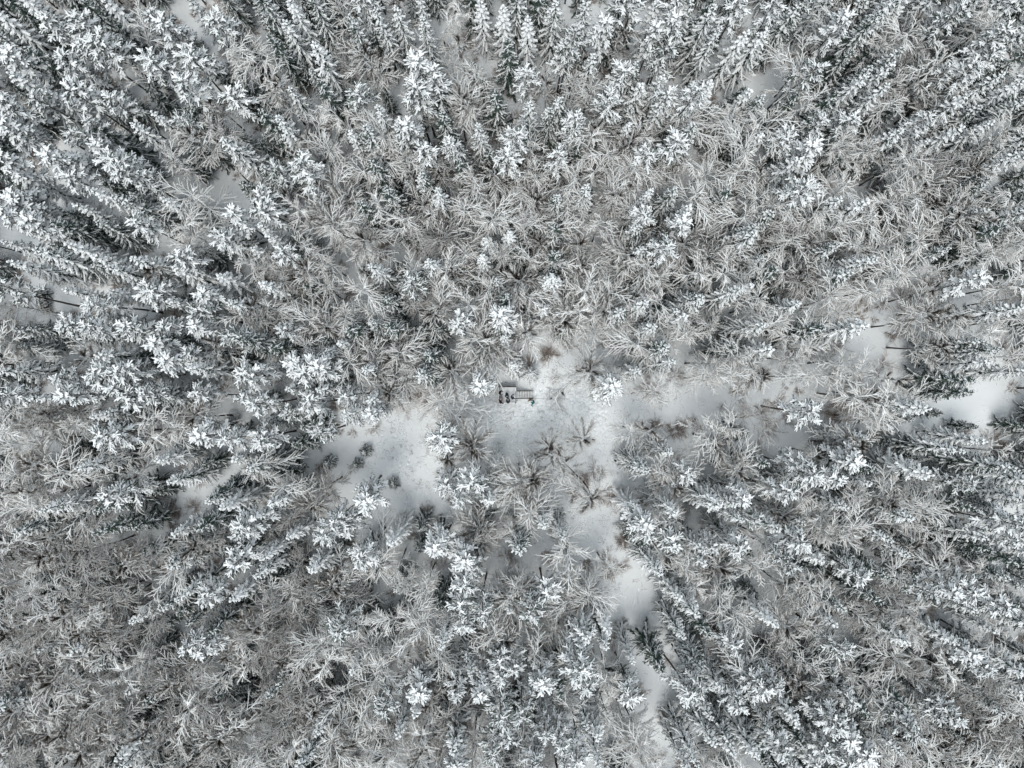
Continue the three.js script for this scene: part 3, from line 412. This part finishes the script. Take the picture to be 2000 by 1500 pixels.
{
  const far = (t) => Math.hypot(t.px - 1000, t.py - 750);
  const near = (t, x, y, d) => Math.hypot(t.px - x, t.py - y) < d;
  const bare = (t) => !t.label && (near(t, 1003, 714, 48) || near(t, 1037, 729, 44) || near(t, 939, 750, 40)) || !t.label && ['birch', 'hazy', 'bent', 'shrub'].includes(t.kind) && ((t.px > 930 && t.px < 1230 && t.py > 742 && t.py < 855) || (t.px > 745 && t.px < 838 && t.py > 815 && t.py < 990 && t.px > 700 + (t.py - 815) * 0.25) || (t.px > 1235 && t.px < 1345 && t.py > 1090 && t.py < 1480 && Math.abs(t.px - 1240 - (t.py - 1090) * 0.24) < 46) || (t.px > 1760 && t.px < 1850 && t.py > 670 && t.py < 790) || (t.px > 1130 && t.px < 1420 && t.py > 770 && t.py < 825));
  GAPS = [[1800, 735, 58], [1895, 800, 45], [1965, 815, 45], [1705, 672, 40], [110, 592, 42], [272, 622, 34], [1140, 1022, 52], [1252, 1150, 46], [1275, 1215, 40], [1290, 1330, 34], [1325, 1420, 34], [800, 900, 44], [1010, 840, 60], [1120, 800, 60], [935, 792, 42], [984, 748, 58]];
  const gap = (t) => !t.label && t.kind !== 'young' && GAPS.some(([x, y, d]) => near(t, x, y, d * (t.kind === 'spruce' || t.kind === 'pine' ? 0.85 : 1.1)));
  for (let k = trees.length - 1; k >= 0; k--) if (bare(trees[k]) || gap(trees[k])) trees.splice(k, 1);
  const rest = new Set(), beyond = {};
  for (const kind of ['birch', 'spruce', 'pine']) { beyond[kind] = trees.filter((t) => t.kind === kind).sort((a, b) => far(a) - far(b)).slice(300); for (const t of beyond[kind]) rest.add(t); }
  for (const t of trees) if (!rest.has(t)) plant(t);
  const names = { birch: ['birch_thicket', 'dense mass of thin frosted birches filling the outer corners of the wood', 'birch thicket'], spruce: ['spruce_stand', 'snowy spruces crowded together in the outermost parts of the wood', 'spruce stand'], pine: ['pine_stand', 'snow-clotted pines crowded together in the outermost parts of the wood', 'pine stand'] };
  for (const kind in beyond) if (beyond[kind].length) mass(names[kind][0], beyond[kind], names[kind][1], names[kind][2]);
  // the wood goes on beyond the picture
  const R = rng(31), out = [];
  for (let k = 0; k < 5200; k++) {
    const x = (R() - 0.5) * 330, z = (R() - 0.5) * 290, X = Math.abs(x) / 86, Z = Math.abs(z) / 64.5;
    if (Math.max(X, Z) < 0.895) continue;
    const q = R(), kind = q < 0.5 ? 'birch' : q < 0.75 ? 'spruce' : 'pine', variant = kind === 'birch' ? [1, 4, 6, 9][Math.floor(R() * 4)] : kind === 'spruce' ? [0, 4, 1][Math.floor(R() * 3)] : [0, 3, 5][Math.floor(R() * 3)];
    out.push({ kind, variant, at: [x, z], s: mix(0.85, 1.15, R()), sy: mix(0.85, 1.1, R()), turn: R() * 6.28 });
  }
  mass('surrounding_woods', out, 'snowy mixed wood going on beyond the edges of the clearing and its trees', 'woods');
}
{ // dark young conifers under the taller trees
  const R = rng(411), list = [];
  const open = (px, py) => (px > 640 && px < 1420 && py > 690 && py < 1010) || (px > 1020 && px < 1400 && py > 1000) || (px > 1560 && py > 560 && py < 800) || (px < 330 && py > 540 && py < 640);
  for (let k = 0; k < 1700; k++) {
    const px = R() * 2200 - 100, py = R() * 1600 - 50, x = px - 1000, y = py - 750, dense = clamp(0.36 + 0.3 * smooth(300, 1000, Math.hypot(x, y)) + (x < -350 && y > 250 ? 0.2 : 0) + (y < -500 ? 0.1 : 0), 0, 1);
    if (open(px, py) || R() > dense) continue;
    const s = mix(0.5, 0.9, R()); list.push({ kind: 'spruce', variant: R() < 0.7 ? 3 : 4, at: at(px, py, 4), s: s * 1.15, sy: s * 0.85, turn: R() * 6.28 });
  }
  mass('spruce_thicket', list, 'dark half-grown spruces crowded beneath the taller snowy trees', 'spruce thicket');
}
{ // low growth under the trees
  const R = rng(99), list = [];
  const open = (px, py) => (px > 905 && px < 1190 && py > 742 && py < 890) || (px > 735 && px < 865 && py > 820 && py < 1000) || (px > 1180 && px < 1400 && py > 770 && py < 820) || GAPS.some(([x, y, d]) => Math.hypot(px - x, py - y) < d);
  for (let k = 0; k < 1700; k++) {
    const px = R() * 2000, py = R() * 1500; if (open(px, py)) continue;
    list.push({ kind: 'shrub', variant: Math.floor(R() * 3), at: at(px, py, 0), s: mix(0.5, 1.5, R()), sy: mix(0.5, 1.3, R()), turn: R() * 6.28 });
  }
  mass('undergrowth', list, 'low snow-dusted twigs and saplings sprinkled over the forest floor', 'undergrowth');
}
{ // clods of snow fallen from the boughs, and dropped twigs
  const R = rng(515), G = new Geo(), W = new Geo();
  for (let k = 0; k < 14; k++) G.lump([(R() - 0.5) * 0.9, 0.02, (R() - 0.5) * 0.9], mix(0.05, 0.15, R()), mix(0.05, 0.12, R()), mix(0.05, 0.14, R()), R() * 6, R() * 50, SNOW);
  for (let k = 0; k < 9; k++) W.tube(limb([(R() - 0.5) * 1.2, 0.03, (R() - 0.5) * 1.2], R() * 6.28, 0.15, mix(0.2, 0.7, R()), 0.3, 3, R, 0.6), () => 0.014, 3, TWIG, { amount: 0.3 });
  for (const [name, geo, n, label, cat] of [['snow_clods', G, 2600, 'small clods of snow fallen from the trees onto the smooth snow', 'snow clods'], ['fallen_twigs', W, 700, 'thin dark twigs dropped on the snow between the trees', 'twigs']]) {
    const im = shade(new THREE.InstancedMesh(geo.build(), M.tinted, n)), d = new THREE.Object3D(); im.name = name;
    for (let k = 0; k < n; k++) { const c = R() < 0.4, [x, z] = c ? at(700 + R() * 640, 700 + R() * 360) : at(R() * 2000, R() * 1500); d.position.set(x, groundY(x, z), z); d.rotation.y = R() * 6; const s = mix(0.5, 1.3, R()); d.scale.set(s, s, s); d.updateMatrix(); im.setMatrixAt(k, d.matrix); }
    scene.add(tag(im, label, cat, null, 'stuff'));
  }
}

// ---------------------------------------------------------------- the platform with its stairs
const box = (w, h, d, x, y, z) => { const g = new THREE.BoxGeometry(w, h, d); g.translate(x, y, z); return g; };
const M2 = {
  wood: matte(0.085, 0.065, 0.05), darkWood: matte(0.035, 0.03, 0.028), snow: M.snow,
  trodden: matte(0.76, 0.775, 0.80), rope: matte(0.16, 0.14, 0.11), tread: matte(0.86, 0.87, 0.88),
};
const DECK = 1.85;
const [X0, Z0] = at(972.5, 754.5, DECK), [X1, Z1] = at(1008, 788, DECK), DX = (X0 + X1) / 2, DZ = (Z0 + Z1) / 2, DW = X1 - X0, DD = Z1 - Z0;
const softSlab = (w, h, d, seed, cells = 26) => { // a sheet of snow with rounded, slightly ragged edges
  const g = new THREE.BoxGeometry(w, h, d, cells, 2, cells), a = g.attributes.position;
  for (let k = 0; k < a.count; k++) { const x = a.getX(k), y = a.getY(k), z = a.getZ(k), e = Math.min(w / 2 - Math.abs(x), d / 2 - Math.abs(z)), n = NZ.noise(x * 3 + seed, z * 3, seed) * 0.5 + NZ.noise(x * 8 + seed, z * 8, seed) * 0.3; if (y > -h / 2 + 1e-4) a.setY(k, y + n * 0.05 - 0.6 * h * (1 - smooth(0, 0.12, e))); a.setX(k, x * (1 + 0.02 * n)); a.setZ(k, z * (1 + 0.02 * n)); }
  g.computeVertexNormals(); return g;
};
{
  const gy = groundY(DX, DZ, false), t = thing('viewing_platform', 'square raised wooden platform under trodden snow, with a staircase down one side', 'platform', [DX, gy, DZ]);
  const top = DECK - gy;
  for (const sx of [-1, 1]) for (const sz of [-1, 1]) mesh('post', box(0.14, top + 0.95, 0.14, sx * (DW / 2 - 0.07), (top + 0.95) / 2 - 0.2, sz * (DD / 2 - 0.07)), M2.wood, t);
  for (const sz of [-1, 1]) mesh('beam', box(DW - 0.3, 0.2, 0.1, 0, top - 0.24, sz * (DD / 2 - 0.08)), M2.wood, t);
  for (let k = 0; k < 18; k++) { const w = (DW - 0.02) / 18; mesh('plank', box(w - 0.012, 0.04, DD - 0.02, -DW / 2 + 0.01 + w * (k + 0.5), top - 0.1, 0), M2.wood, t); }
  const sl = softSlab(DW - 0.16, 0.10, DD - 0.16, 3); sl.translate(0, top - 0.03, 0); mesh('snow_cover', sl, M2.trodden, t);
  // rails: the one away from the stairs' foot is bare and dark, the others carry a rib of snow
  const rail = (w, d, x, z, snowy) => { mesh('rail', box(w, 0.09, d, x, top + 0.76, z), snowy ? M2.wood : M2.darkWood, t); mesh('rail', box(w, 0.07, d * 1, x, top + 0.38, z), M2.darkWood, t); if (snowy) { const s = softSlab(Math.max(w, 0.11), 0.09, Math.max(d, 0.11), x * 3 + z, 8); s.translate(x, top + 0.845, z); mesh('rail_snow', s, M2.snow, t); } };
  rail(DW - 0.28, 0.10, 0, -DD / 2 + 0.07, false);
  rail(DW - 0.28, 0.05, 0, DD / 2 - 0.07, true);
  rail(0.05, DD - 0.28, -DW / 2 + 0.07, 0, true);
  rail(0.05, 0.62, DW / 2 - 0.07, -DD / 2 + 0.45, true);
  mesh('fascia', box(DW - 0.3, 0.18, 0.035, 0, top - 0.2, -DD / 2 - 0.0), M2.darkWood, t);
  // stairs: ten snowy treads between two stringers
  const st = new THREE.Group(); st.name = 'staircase'; t.add(st);
  const [sx0, sz0] = at(1008.5, 763.2, 1.2), [sx1, sz1] = at(1040, 778, 0.5), W = sz1 - sz0, L = sx1 - X1, zc = (sz0 + sz1) / 2 - DZ, x0 = DW / 2, n = 10;
  for (let k = 0; k < n; k++) {
    const y = top * (1 - (k + 1) / (n + 0.6)), x = x0 + (k + 0.5) / n * L, g = box(L / n * 0.80, 0.045, W - 0.16, x, y - 0.02, zc);
    mesh('tread', g, M2.darkWood, st);
    const s = softSlab(L / n * 0.60, 0.07, W - 0.2, k * 2.3, 8); s.translate(x + 0.01, y + 0.035, zc); mesh('tread_snow', s, M2.tread, st);
    mesh('riser', box(0.02, top / (n + 0.6) - 0.06, W - 0.18, x + L / n * 0.38, y - top / (n + 0.6) * 0.5, zc), M2.darkWood, st);
  }
  const slope = (w, h, d, ya, yb, z) => { const g = new THREE.BoxGeometry(1, h, d), len = Math.hypot(w, ya - yb); g.scale(len, 1, 1); g.rotateZ(-Math.atan2(ya - yb, w)); g.translate(x0 + w / 2, (ya + yb) / 2, z); return g; };
  for (const s of [-1, 1]) {
    mesh('stringer', slope(L + 0.1, 0.24, 0.05, top - 0.18, -0.06, zc + s * (W / 2 - 0.05)), M2.darkWood, st);
    mesh('handrail', slope(L + (s < 0 ? 0.25 : 0.1), 0.09, 0.10, top + 0.82, 0.86, zc + s * (W / 2 - 0.02)), M2.darkWood, st);
    for (const f of [0.35, 0.98]) mesh('baluster', box(0.07, mix(top, 0.05, f) * 0 + 1.05, 0.07, x0 + L * f, mix(top, 0, f) + 0.36, zc + s * (W / 2 - 0.02)), M2.darkWood, st);
  }
}
{ // a line stretched from the foot of the stairs to the bowed tree
  const a = at(1036, 777.2, 0.9), b = at(1069, 779.2, 0.75), G = new Geo(), pts = []; for (let k = 0; k <= 16; k++) { const t = k / 16; pts.push([mix(a[0], b[0], t), mix(0.9, 0.75, t) - 0.09 * Math.sin(t * Math.PI), mix(a[1], b[1], t)]); }
  G.tube(pts, () => 0.028, 5, [0.12, 0.105, 0.09], { amount: 0.2 });
  tag(mesh('rope', G.build(), M.tinted, scene), 'thin taut line running from the foot of the stairs to the bowed white tree', 'rope');
}
{ // the small tree bowed to the ground beside the path
  const t = thing('bowed_sapling', 'small tree bent double under thick snow at the end of the line', 'bowed tree'), G = new Geo(), T = new Geo(), R = rng(8);
  const P = (px, py, h) => { const [x, z] = at(px, py, h); return [x, h + groundY(x, z, false), z]; };
  const bow = (list, w0, w1, n) => { const c = new THREE.CatmullRomCurve3(list.map((q) => new THREE.Vector3(...P(...q)))), pts = c.getPoints(n).map((v) => v.toArray()); return [pts, (u) => mix(w0, w1, u) * mix(0.75, 1.3, R())]; };
  const main = bow([[1097.5, 806, -0.1], [1094, 797, 0.9], [1088, 788, 1.8], [1086, 778, 2.3], [1091, 769, 2.1], [1093.5, 761, 1.3]], 0.15, 0.09, 22);
  T.tube(main[0].map((q) => [q[0], q[1] - 0.12, q[2]]), () => 0.12, 7, BARK, { amount: 0.2 });
  G.tube(main[0], main[1], 7, SNOW);
  const arms = [[[1088, 788, 1.8], [1082, 795, 1.2], [1074, 799, 0.4]], [[1086, 778, 2.3], [1080, 786, 1.7], [1076, 796, 0.8]], [[1091, 769, 2.1], [1083, 772, 1.6], [1076, 766, 0.9], [1072, 758, 0.3]], [[1072, 759, 0.35], [1071, 769, 0.55], [1071, 781, 0.2]], [[1086, 778, 2.3], [1080, 773, 1.9], [1078, 764, 1.1]], [[1091, 769, 2.1], [1098, 764, 1.5], [1103, 758, 0.6]], [[1088, 788, 1.8], [1093, 784, 1.3], [1097, 777, 0.6]], [[1093, 796, 0.9], [1101, 799, 0.6], [1106, 805, 0.2]], [[1087, 782, 2.1], [1080, 781, 1.4], [1075, 779, 0.5]]];
  for (const a of arms) {
    const b = bow(a, 0.085, 0.05, 10); G.tube(b[0], b[1], 6, SNOW); T.tube(b[0].map((q) => [q[0], q[1] - 0.07, q[2]]), () => 0.06, 5, BARK, { amount: 0.2 });
    for (let k = 0; k < 7; k++) { const q = along(b[0], R()); G.tube(limb(q.p, q.az + (R() - 0.5) * 2.6, -0.1, mix(0.3, 0.8, R()), 0.8, 3, R, 0.5), () => 0.032, 4, LIMB, { lift: 0.03, lo: -0.6 }); }
  }
  mesh('trunk', T.build(), M.tinted, t); mesh('snow', G.build(), M.tinted, t);
}
{ // a dark stump by the bowed tree
  const [x, z] = at(1076.3, 779.2, 0.4), y = groundY(x, z, false), t = thing('tree_stump', 'small black broken stump in the snow under the bowed tree', 'stump', [x, y, z], 0.6);
  const g = new THREE.LatheGeometry([[0.17, -0.2], [0.15, 0.1], [0.13, 0.42], [0.06, 0.47], [0.0, 0.44]].map(([a, b]) => new THREE.Vector2(a, b)), 12), a = g.attributes.position;
  for (let k = 0; k < a.count; k++) { const q = 1 + 0.25 * NZ.noise(a.getX(k) * 9, a.getY(k) * 5, a.getZ(k) * 9); a.setX(k, a.getX(k) * q * 1.5); a.setZ(k, a.getZ(k) * q); if (a.getY(k) > 0.4) a.setY(k, a.getY(k) + 0.1 * NZ.noise(a.getX(k) * 20, 1, a.getZ(k) * 20)); }
  g.computeVertexNormals(); mesh('wood', g, matte(0.012, 0.011, 0.01), t);
}

// ---------------------------------------------------------------- people and dogs: one continuous skin each
// bones: [from, to, radius, radius, colour]; the skin is the smooth union of tapered capsules
function skin(bones, res, blend = 0.035) {
  const lo = [1e9, 1e9, 1e9], hi = [-1e9, -1e9, -1e9];
  for (const [a, b, ra, rb] of bones) for (let j = 0; j < 3; j++) { lo[j] = Math.min(lo[j], a[j] - ra, b[j] - rb); hi[j] = Math.max(hi[j], a[j] + ra, b[j] + rb); }
  const half = Math.max(...[0, 1, 2].map((j) => hi[j] - lo[j])) / 2 * 1.12, mid = [0, 1, 2].map((j) => (lo[j] + hi[j]) / 2);
  const mc = new MarchingCubes(res, M.cloth, false, false, 60000), hs = res / 2; mc.isolation = 0;
  const dist = (p, [a, b, ra, rb]) => { const d = [b[0] - a[0], b[1] - a[1], b[2] - a[2]], q = [p[0] - a[0], p[1] - a[1], p[2] - a[2]], t = clamp((q[0] * d[0] + q[1] * d[1] + q[2] * d[2]) / (d[0] * d[0] + d[1] * d[1] + d[2] * d[2] + 1e-9), 0, 1); return Math.hypot(q[0] - d[0] * t, q[1] - d[1] * t, q[2] - d[2] * t) - mix(ra, rb, t); };
  for (let z = 0; z < res; z++) for (let y = 0; y < res; y++) for (let x = 0; x < res; x++) {
    const p = [mid[0] + (x - hs) / hs * half, mid[1] + (y - hs) / hs * half, mid[2] + (z - hs) / hs * half]; let s = 1e9;
    for (const b of bones) { const d = dist(p, b), h = clamp(0.5 + 0.5 * (s - d) / blend, 0, 1); s = mix(s, d, h) - blend * h * (1 - h); }
    mc.field[x + y * res + z * res * res] = -s;
  }
  mc.update();
  const n = mc.count, P = new Float32Array(n * 3), N = new Float32Array(n * 3), C = new Float32Array(n * 3);
  for (let k = 0; k < n; k++) {
    const p = [0, 1, 2].map((j) => mid[j] + mc.positionArray[k * 3 + j] * half); let best = 1e9, col;
    for (const b of bones) { const d = dist(p, b); if (d < best) { best = d; col = b[4]; } }
    P.set(p, k * 3); N.set(mc.normalArray.subarray(k * 3, k * 3 + 3), k * 3); C.set(col, k * 3);
  }
  const g = new THREE.BufferGeometry(); g.setAttribute('position', new THREE.BufferAttribute(P, 3)); g.setAttribute('normal', new THREE.BufferAttribute(N, 3)); g.setAttribute('color', new THREE.BufferAttribute(C, 3));
  return g;
}
const SKIN = [0.45, 0.28, 0.21];
// local axes: the person faces +z; hands are given where the photo shows them
function person(px, py, floor, face, label, c, { hands, lean = 0.08, crouch = 0, stride = 0.1, hood = false }) {
  const [x, z] = at(px, py, floor + 1.3), y = floor, t = thing('person', label, 'person', [x, y, z], face, 'people on and beside the platform');
  const low = crouch * 0.36, hip = 0.92 - low, ch = 1.33 - low, hz = lean * 1.2;
  const J = (X, Y, Z) => [X, Y, Z], b = [], sho = ch + 0.10;
  for (const s of [-1, 1]) {
    const foot = J(s * 0.12, 0.08, s * stride), knee = J(s * 0.13, hip * 0.53, s * stride * 0.4 + 0.05 + crouch * 0.25), hj = J(s * 0.10, hip, -crouch * 0.12);
    b.push([hj, knee, 0.115, 0.08, c.legs], [knee, foot, 0.08, 0.06, c.legs], [J(foot[0], 0.05, foot[2] - 0.05), J(foot[0] + s * 0.02, 0.045, foot[2] + 0.15), 0.055, 0.048, c.boots]);
    const sh = J(s * 0.2, sho, hz * 0.9), h = hands[s < 0 ? 0 : 1], hand = J(h[0], h[1] - low, h[2]), el = [0, 1, 2].map((j) => (sh[j] + hand[j]) / 2); el[0] += s * 0.11; el[1] -= 0.10;
    b.push([sh, el, 0.078, 0.066, c.coat], [el, hand, 0.066, 0.05, c.coat]);
    const d = [0, 1, 2].map((j) => hand[j] - el[j]), l = Math.hypot(...d), f = d.map((q) => q / l), side = [f[2], 0, -f[0]];
    const palm = [0, 1, 2].map((j) => hand[j] + f[j] * 0.075); b.push([hand, palm, 0.042, 0.04, c.gloves]);
    for (let k = 0; k < 4; k++) { const o = (k - 1.5) * 0.021, root = [0, 1, 2].map((j) => palm[j] + side[j] * o), mid = [0, 1, 2].map((j) => root[j] + f[j] * [0.04, 0.048, 0.046, 0.036][k]); const tip = [mid[0] + f[0] * 0.028, mid[1] + f[1] * 0.02 - 0.022, mid[2] + f[2] * 0.028]; b.push([root, mid, 0.0105, 0.01, c.gloves], [mid, tip, 0.01, 0.009, c.gloves]); }
    b.push([[0, 1, 2].map((j) => hand[j] + side[j] * -s * 0.02), [0, 1, 2].map((j) => palm[j] - side[j] * s * 0.055), 0.014, 0.011, c.gloves]);
  }
  b.push([J(0, hip + 0.02, -crouch * 0.1), J(0, ch - 0.12, hz * 0.5), 0.165, 0.175, c.coat], [J(-0.1, ch, hz * 0.8), J(0.1, ch, hz * 0.8), 0.15, 0.15, c.coat], [J(0, ch + 0.08, hz), J(0, ch + 0.24, hz + 0.03), 0.075, 0.06, c.coat]);
  const head = J(0, ch + 0.33, hz + 0.05);
  b.push([head, J(0, head[1] - 0.06, head[2] + 0.03), 0.105, 0.08, SKIN], [J(0, head[1] - 0.02, head[2] + 0.10), J(0, head[1] - 0.035, head[2] + 0.118), 0.016, 0.018, SKIN]);
  for (const s of [-1, 1]) b.push([J(s * 0.1, head[1] - 0.01, head[2] - 0.01), J(s * 0.106, head[1] - 0.035, head[2]), 0.016, 0.012, SKIN]);
  mesh('body', skin(b, 72), M.cloth, t);
  const hat = new THREE.SphereGeometry(0.124, 20, 12, 0, Math.PI * 2, 0, hood ? 2.1 : 1.62); hat.scale(1, 1.06, 1.08); hat.rotateX(-0.12); hat.translate(head[0], head[1] + 0.012, head[2] - 0.012);
  mesh(hood ? 'hood' : 'knitted_hat', hat, matte(...c.hat), t);
  for (const s of [-1, 1]) { const e = new THREE.SphereGeometry(0.011, 8, 6); e.translate(s * 0.036, head[1] - 0.0, head[2] + 0.099); mesh('eye', e, matte(0.02, 0.015, 0.012, 0.3), t); }
  const mo = new THREE.CapsuleGeometry(0.007, 0.035, 3, 6); mo.rotateZ(Math.PI / 2); mo.translate(0, head[1] - 0.078, head[2] + 0.107); mesh('mouth', mo, matte(0.3, 0.12, 0.11), t);
  t.scale.setScalar(1.06);
  return { t, ch, head };
}
const dark = [0.012, 0.012, 0.014], navy = [0.012, 0.022, 0.045], plum = [0.028, 0.010, 0.014], teal = [0.0, 0.165, 0.155], black = [0.008, 0.008, 0.009], grey = [0.05, 0.05, 0.055];
const DK = DECK + 0.03;
// facing is given as the turn from +z (down the picture) towards +x
person(975.6, 767.5, DK, Math.PI / 2, 'person in black at the platform edge, hands held out towards the stairs', { coat: black, legs: black, boots: black, gloves: black, hat: black }, { hands: [[-0.2, 1.2, 0.42], [0.24, 1.18, 0.4]], hood: true });
person(990, 769.5, DK, 0, 'person in navy in the middle of the platform, both arms held in a ring', { coat: navy, legs: navy, boots: black, gloves: dark, hat: [0.01, 0.02, 0.04] }, { hands: [[-0.07, 1.12, 0.52], [0.07, 1.12, 0.52]], lean: 0.16, hood: true });
person(976.8, 777.6, DK, 0.4, 'person in pale pinkish grey crouching between two dark figures on the platform', { coat: [0.42, 0.36, 0.37], legs: [0.16, 0.06, 0.07], boots: dark, gloves: [0.1, 0.03, 0.04], hat: [0.5, 0.43, 0.44] }, { hands: [[-0.18, 0.9, 0.36], [0.2, 0.95, 0.38]], crouch: 1, lean: 0.14 });
person(977.2, 786, DK, 2.4, 'person in dark maroon at the lower corner of the platform', { coat: plum, legs: plum, boots: black, gloves: plum, hat: [0.03, 0.01, 0.012] }, { hands: [[-0.34, 1.05, 0.22], [0.36, 1.0, 0.24]], hood: true });
person(992.3, 786, DK, Math.PI, 'person in black and grey on the lower edge of the platform, arms raised forward', { coat: dark, legs: black, boots: black, gloves: black, hat: grey }, { hands: [[-0.05, 1.42, 0.62], [0.05, 1.42, 0.62]], lean: 0.1 });
person(1000.6, 778, DK, 2.75, 'person in dark blue at the head of the stairs, one arm stretched forward', { coat: [0.013, 0.018, 0.03], legs: black, boots: black, gloves: black, hat: [0.02, 0.03, 0.05] }, { hands: [[-0.38, 1.02, 0.1], [0.06, 1.4, 0.6]] });
{
  const [x, z] = at(1041.8, 787, 0);
  person(1041.8, 787, groundY(x, z, false) - 0.04, -2.25, 'person in a bright teal jacket standing in the snow at the foot of the stairs', { coat: teal, legs: [0.01, 0.011, 0.013], boots: black, gloves: black, hat: teal }, { hands: [[-0.1, 1.0, 0.5], [0.46, 1.1, -0.12]], lean: 0.06, hood: true });
}
function dog(px, py, turn, s, label, fur, patch, sit = 0) {
  const [x, z] = at(px, py, 0.4), t = thing('dog', label, 'dog', [x, groundY(x, z, false) - 0.04, z], turn), b = [], J = (X, Y, Z) => [X * s, Y * s, Z * s];
  const cap = (a, c, ra, rb, col) => b.push([a, c, ra * s, rb * s, col]);
  cap(J(0, 0.47, 0.24), J(0, 0.49, 0.0), 0.145, 0.125, fur); cap(J(0, 0.49, 0), J(0, 0.5, -0.28), 0.125, 0.11, patch);
  cap(J(0, 0.52, 0.3), J(0.03, 0.68, 0.44), 0.10, 0.075, fur); cap(J(0.03, 0.7, 0.46), J(0.03, 0.7, 0.52), 0.085, 0.075, fur); cap(J(0.03, 0.67, 0.56), J(0.03, 0.655, 0.66), 0.05, 0.035, patch);
  for (const q of [-1, 1]) {
    cap(J(0.03 + q * 0.06, 0.77, 0.45), J(0.03 + q * 0.09, 0.70, 0.47), 0.035, 0.02, fur);
    cap(J(q * 0.09, 0.42, 0.22), J(q * 0.1, 0.22, 0.21 + q * 0.04), 0.065, 0.04, fur); cap(J(q * 0.1, 0.22, 0.21 + q * 0.04), J(q * 0.1, 0.03, 0.23 + q * 0.05), 0.036, 0.032, fur); cap(J(q * 0.1, 0.03, 0.23 + q * 0.05), J(q * 0.1, 0.025, 0.28 + q * 0.05), 0.035, 0.028, fur);
    cap(J(q * 0.09, 0.46, -0.26), J(q * 0.11, 0.30, -0.17), 0.085, 0.055, patch); cap(J(q * 0.11, 0.3, -0.17), J(q * 0.11, 0.17, -0.33), 0.05, 0.032, patch); cap(J(q * 0.11, 0.17, -0.33), J(q * 0.11, 0.03, -0.29 - q * 0.05), 0.032, 0.03, patch); cap(J(q * 0.11, 0.03, -0.29 - q * 0.05), J(q * 0.11, 0.025, -0.23 - q * 0.05), 0.034, 0.028, patch);
  }
  cap(J(0, 0.53, -0.36), J(0.05, 0.62, -0.52), 0.04, 0.03, patch); cap(J(0.05, 0.62, -0.52), J(0.1, 0.72, -0.6), 0.03, 0.018, fur);
  mesh('body', skin(b, 56, 0.03), M.cloth, t);
  for (const q of [-1, 1]) { const e = new THREE.SphereGeometry(0.012 * s, 8, 6); e.translate(s * (0.03 + q * 0.04), s * 0.725, s * 0.535); mesh('eye', e, matte(0.01, 0.008, 0.007, 0.3), t); }
  const nose = new THREE.SphereGeometry(0.022 * s, 8, 6); nose.translate(s * 0.03, s * 0.665, s * 0.69); mesh('nose', nose, matte(0.01, 0.01, 0.01, 0.4), t);
}
dog(1099, 768.2, -2.4, 1.15, 'black dog standing in the trodden snow beyond the bowed white tree', [0.008, 0.008, 0.009], [0.007, 0.007, 0.007]);
dog(1037.2, 780, -1.1, 0.95, 'brown and cream dog beside the person in the teal jacket', [0.14, 0.075, 0.04], [0.4, 0.33, 0.26]);

renderer.render(scene, camera);
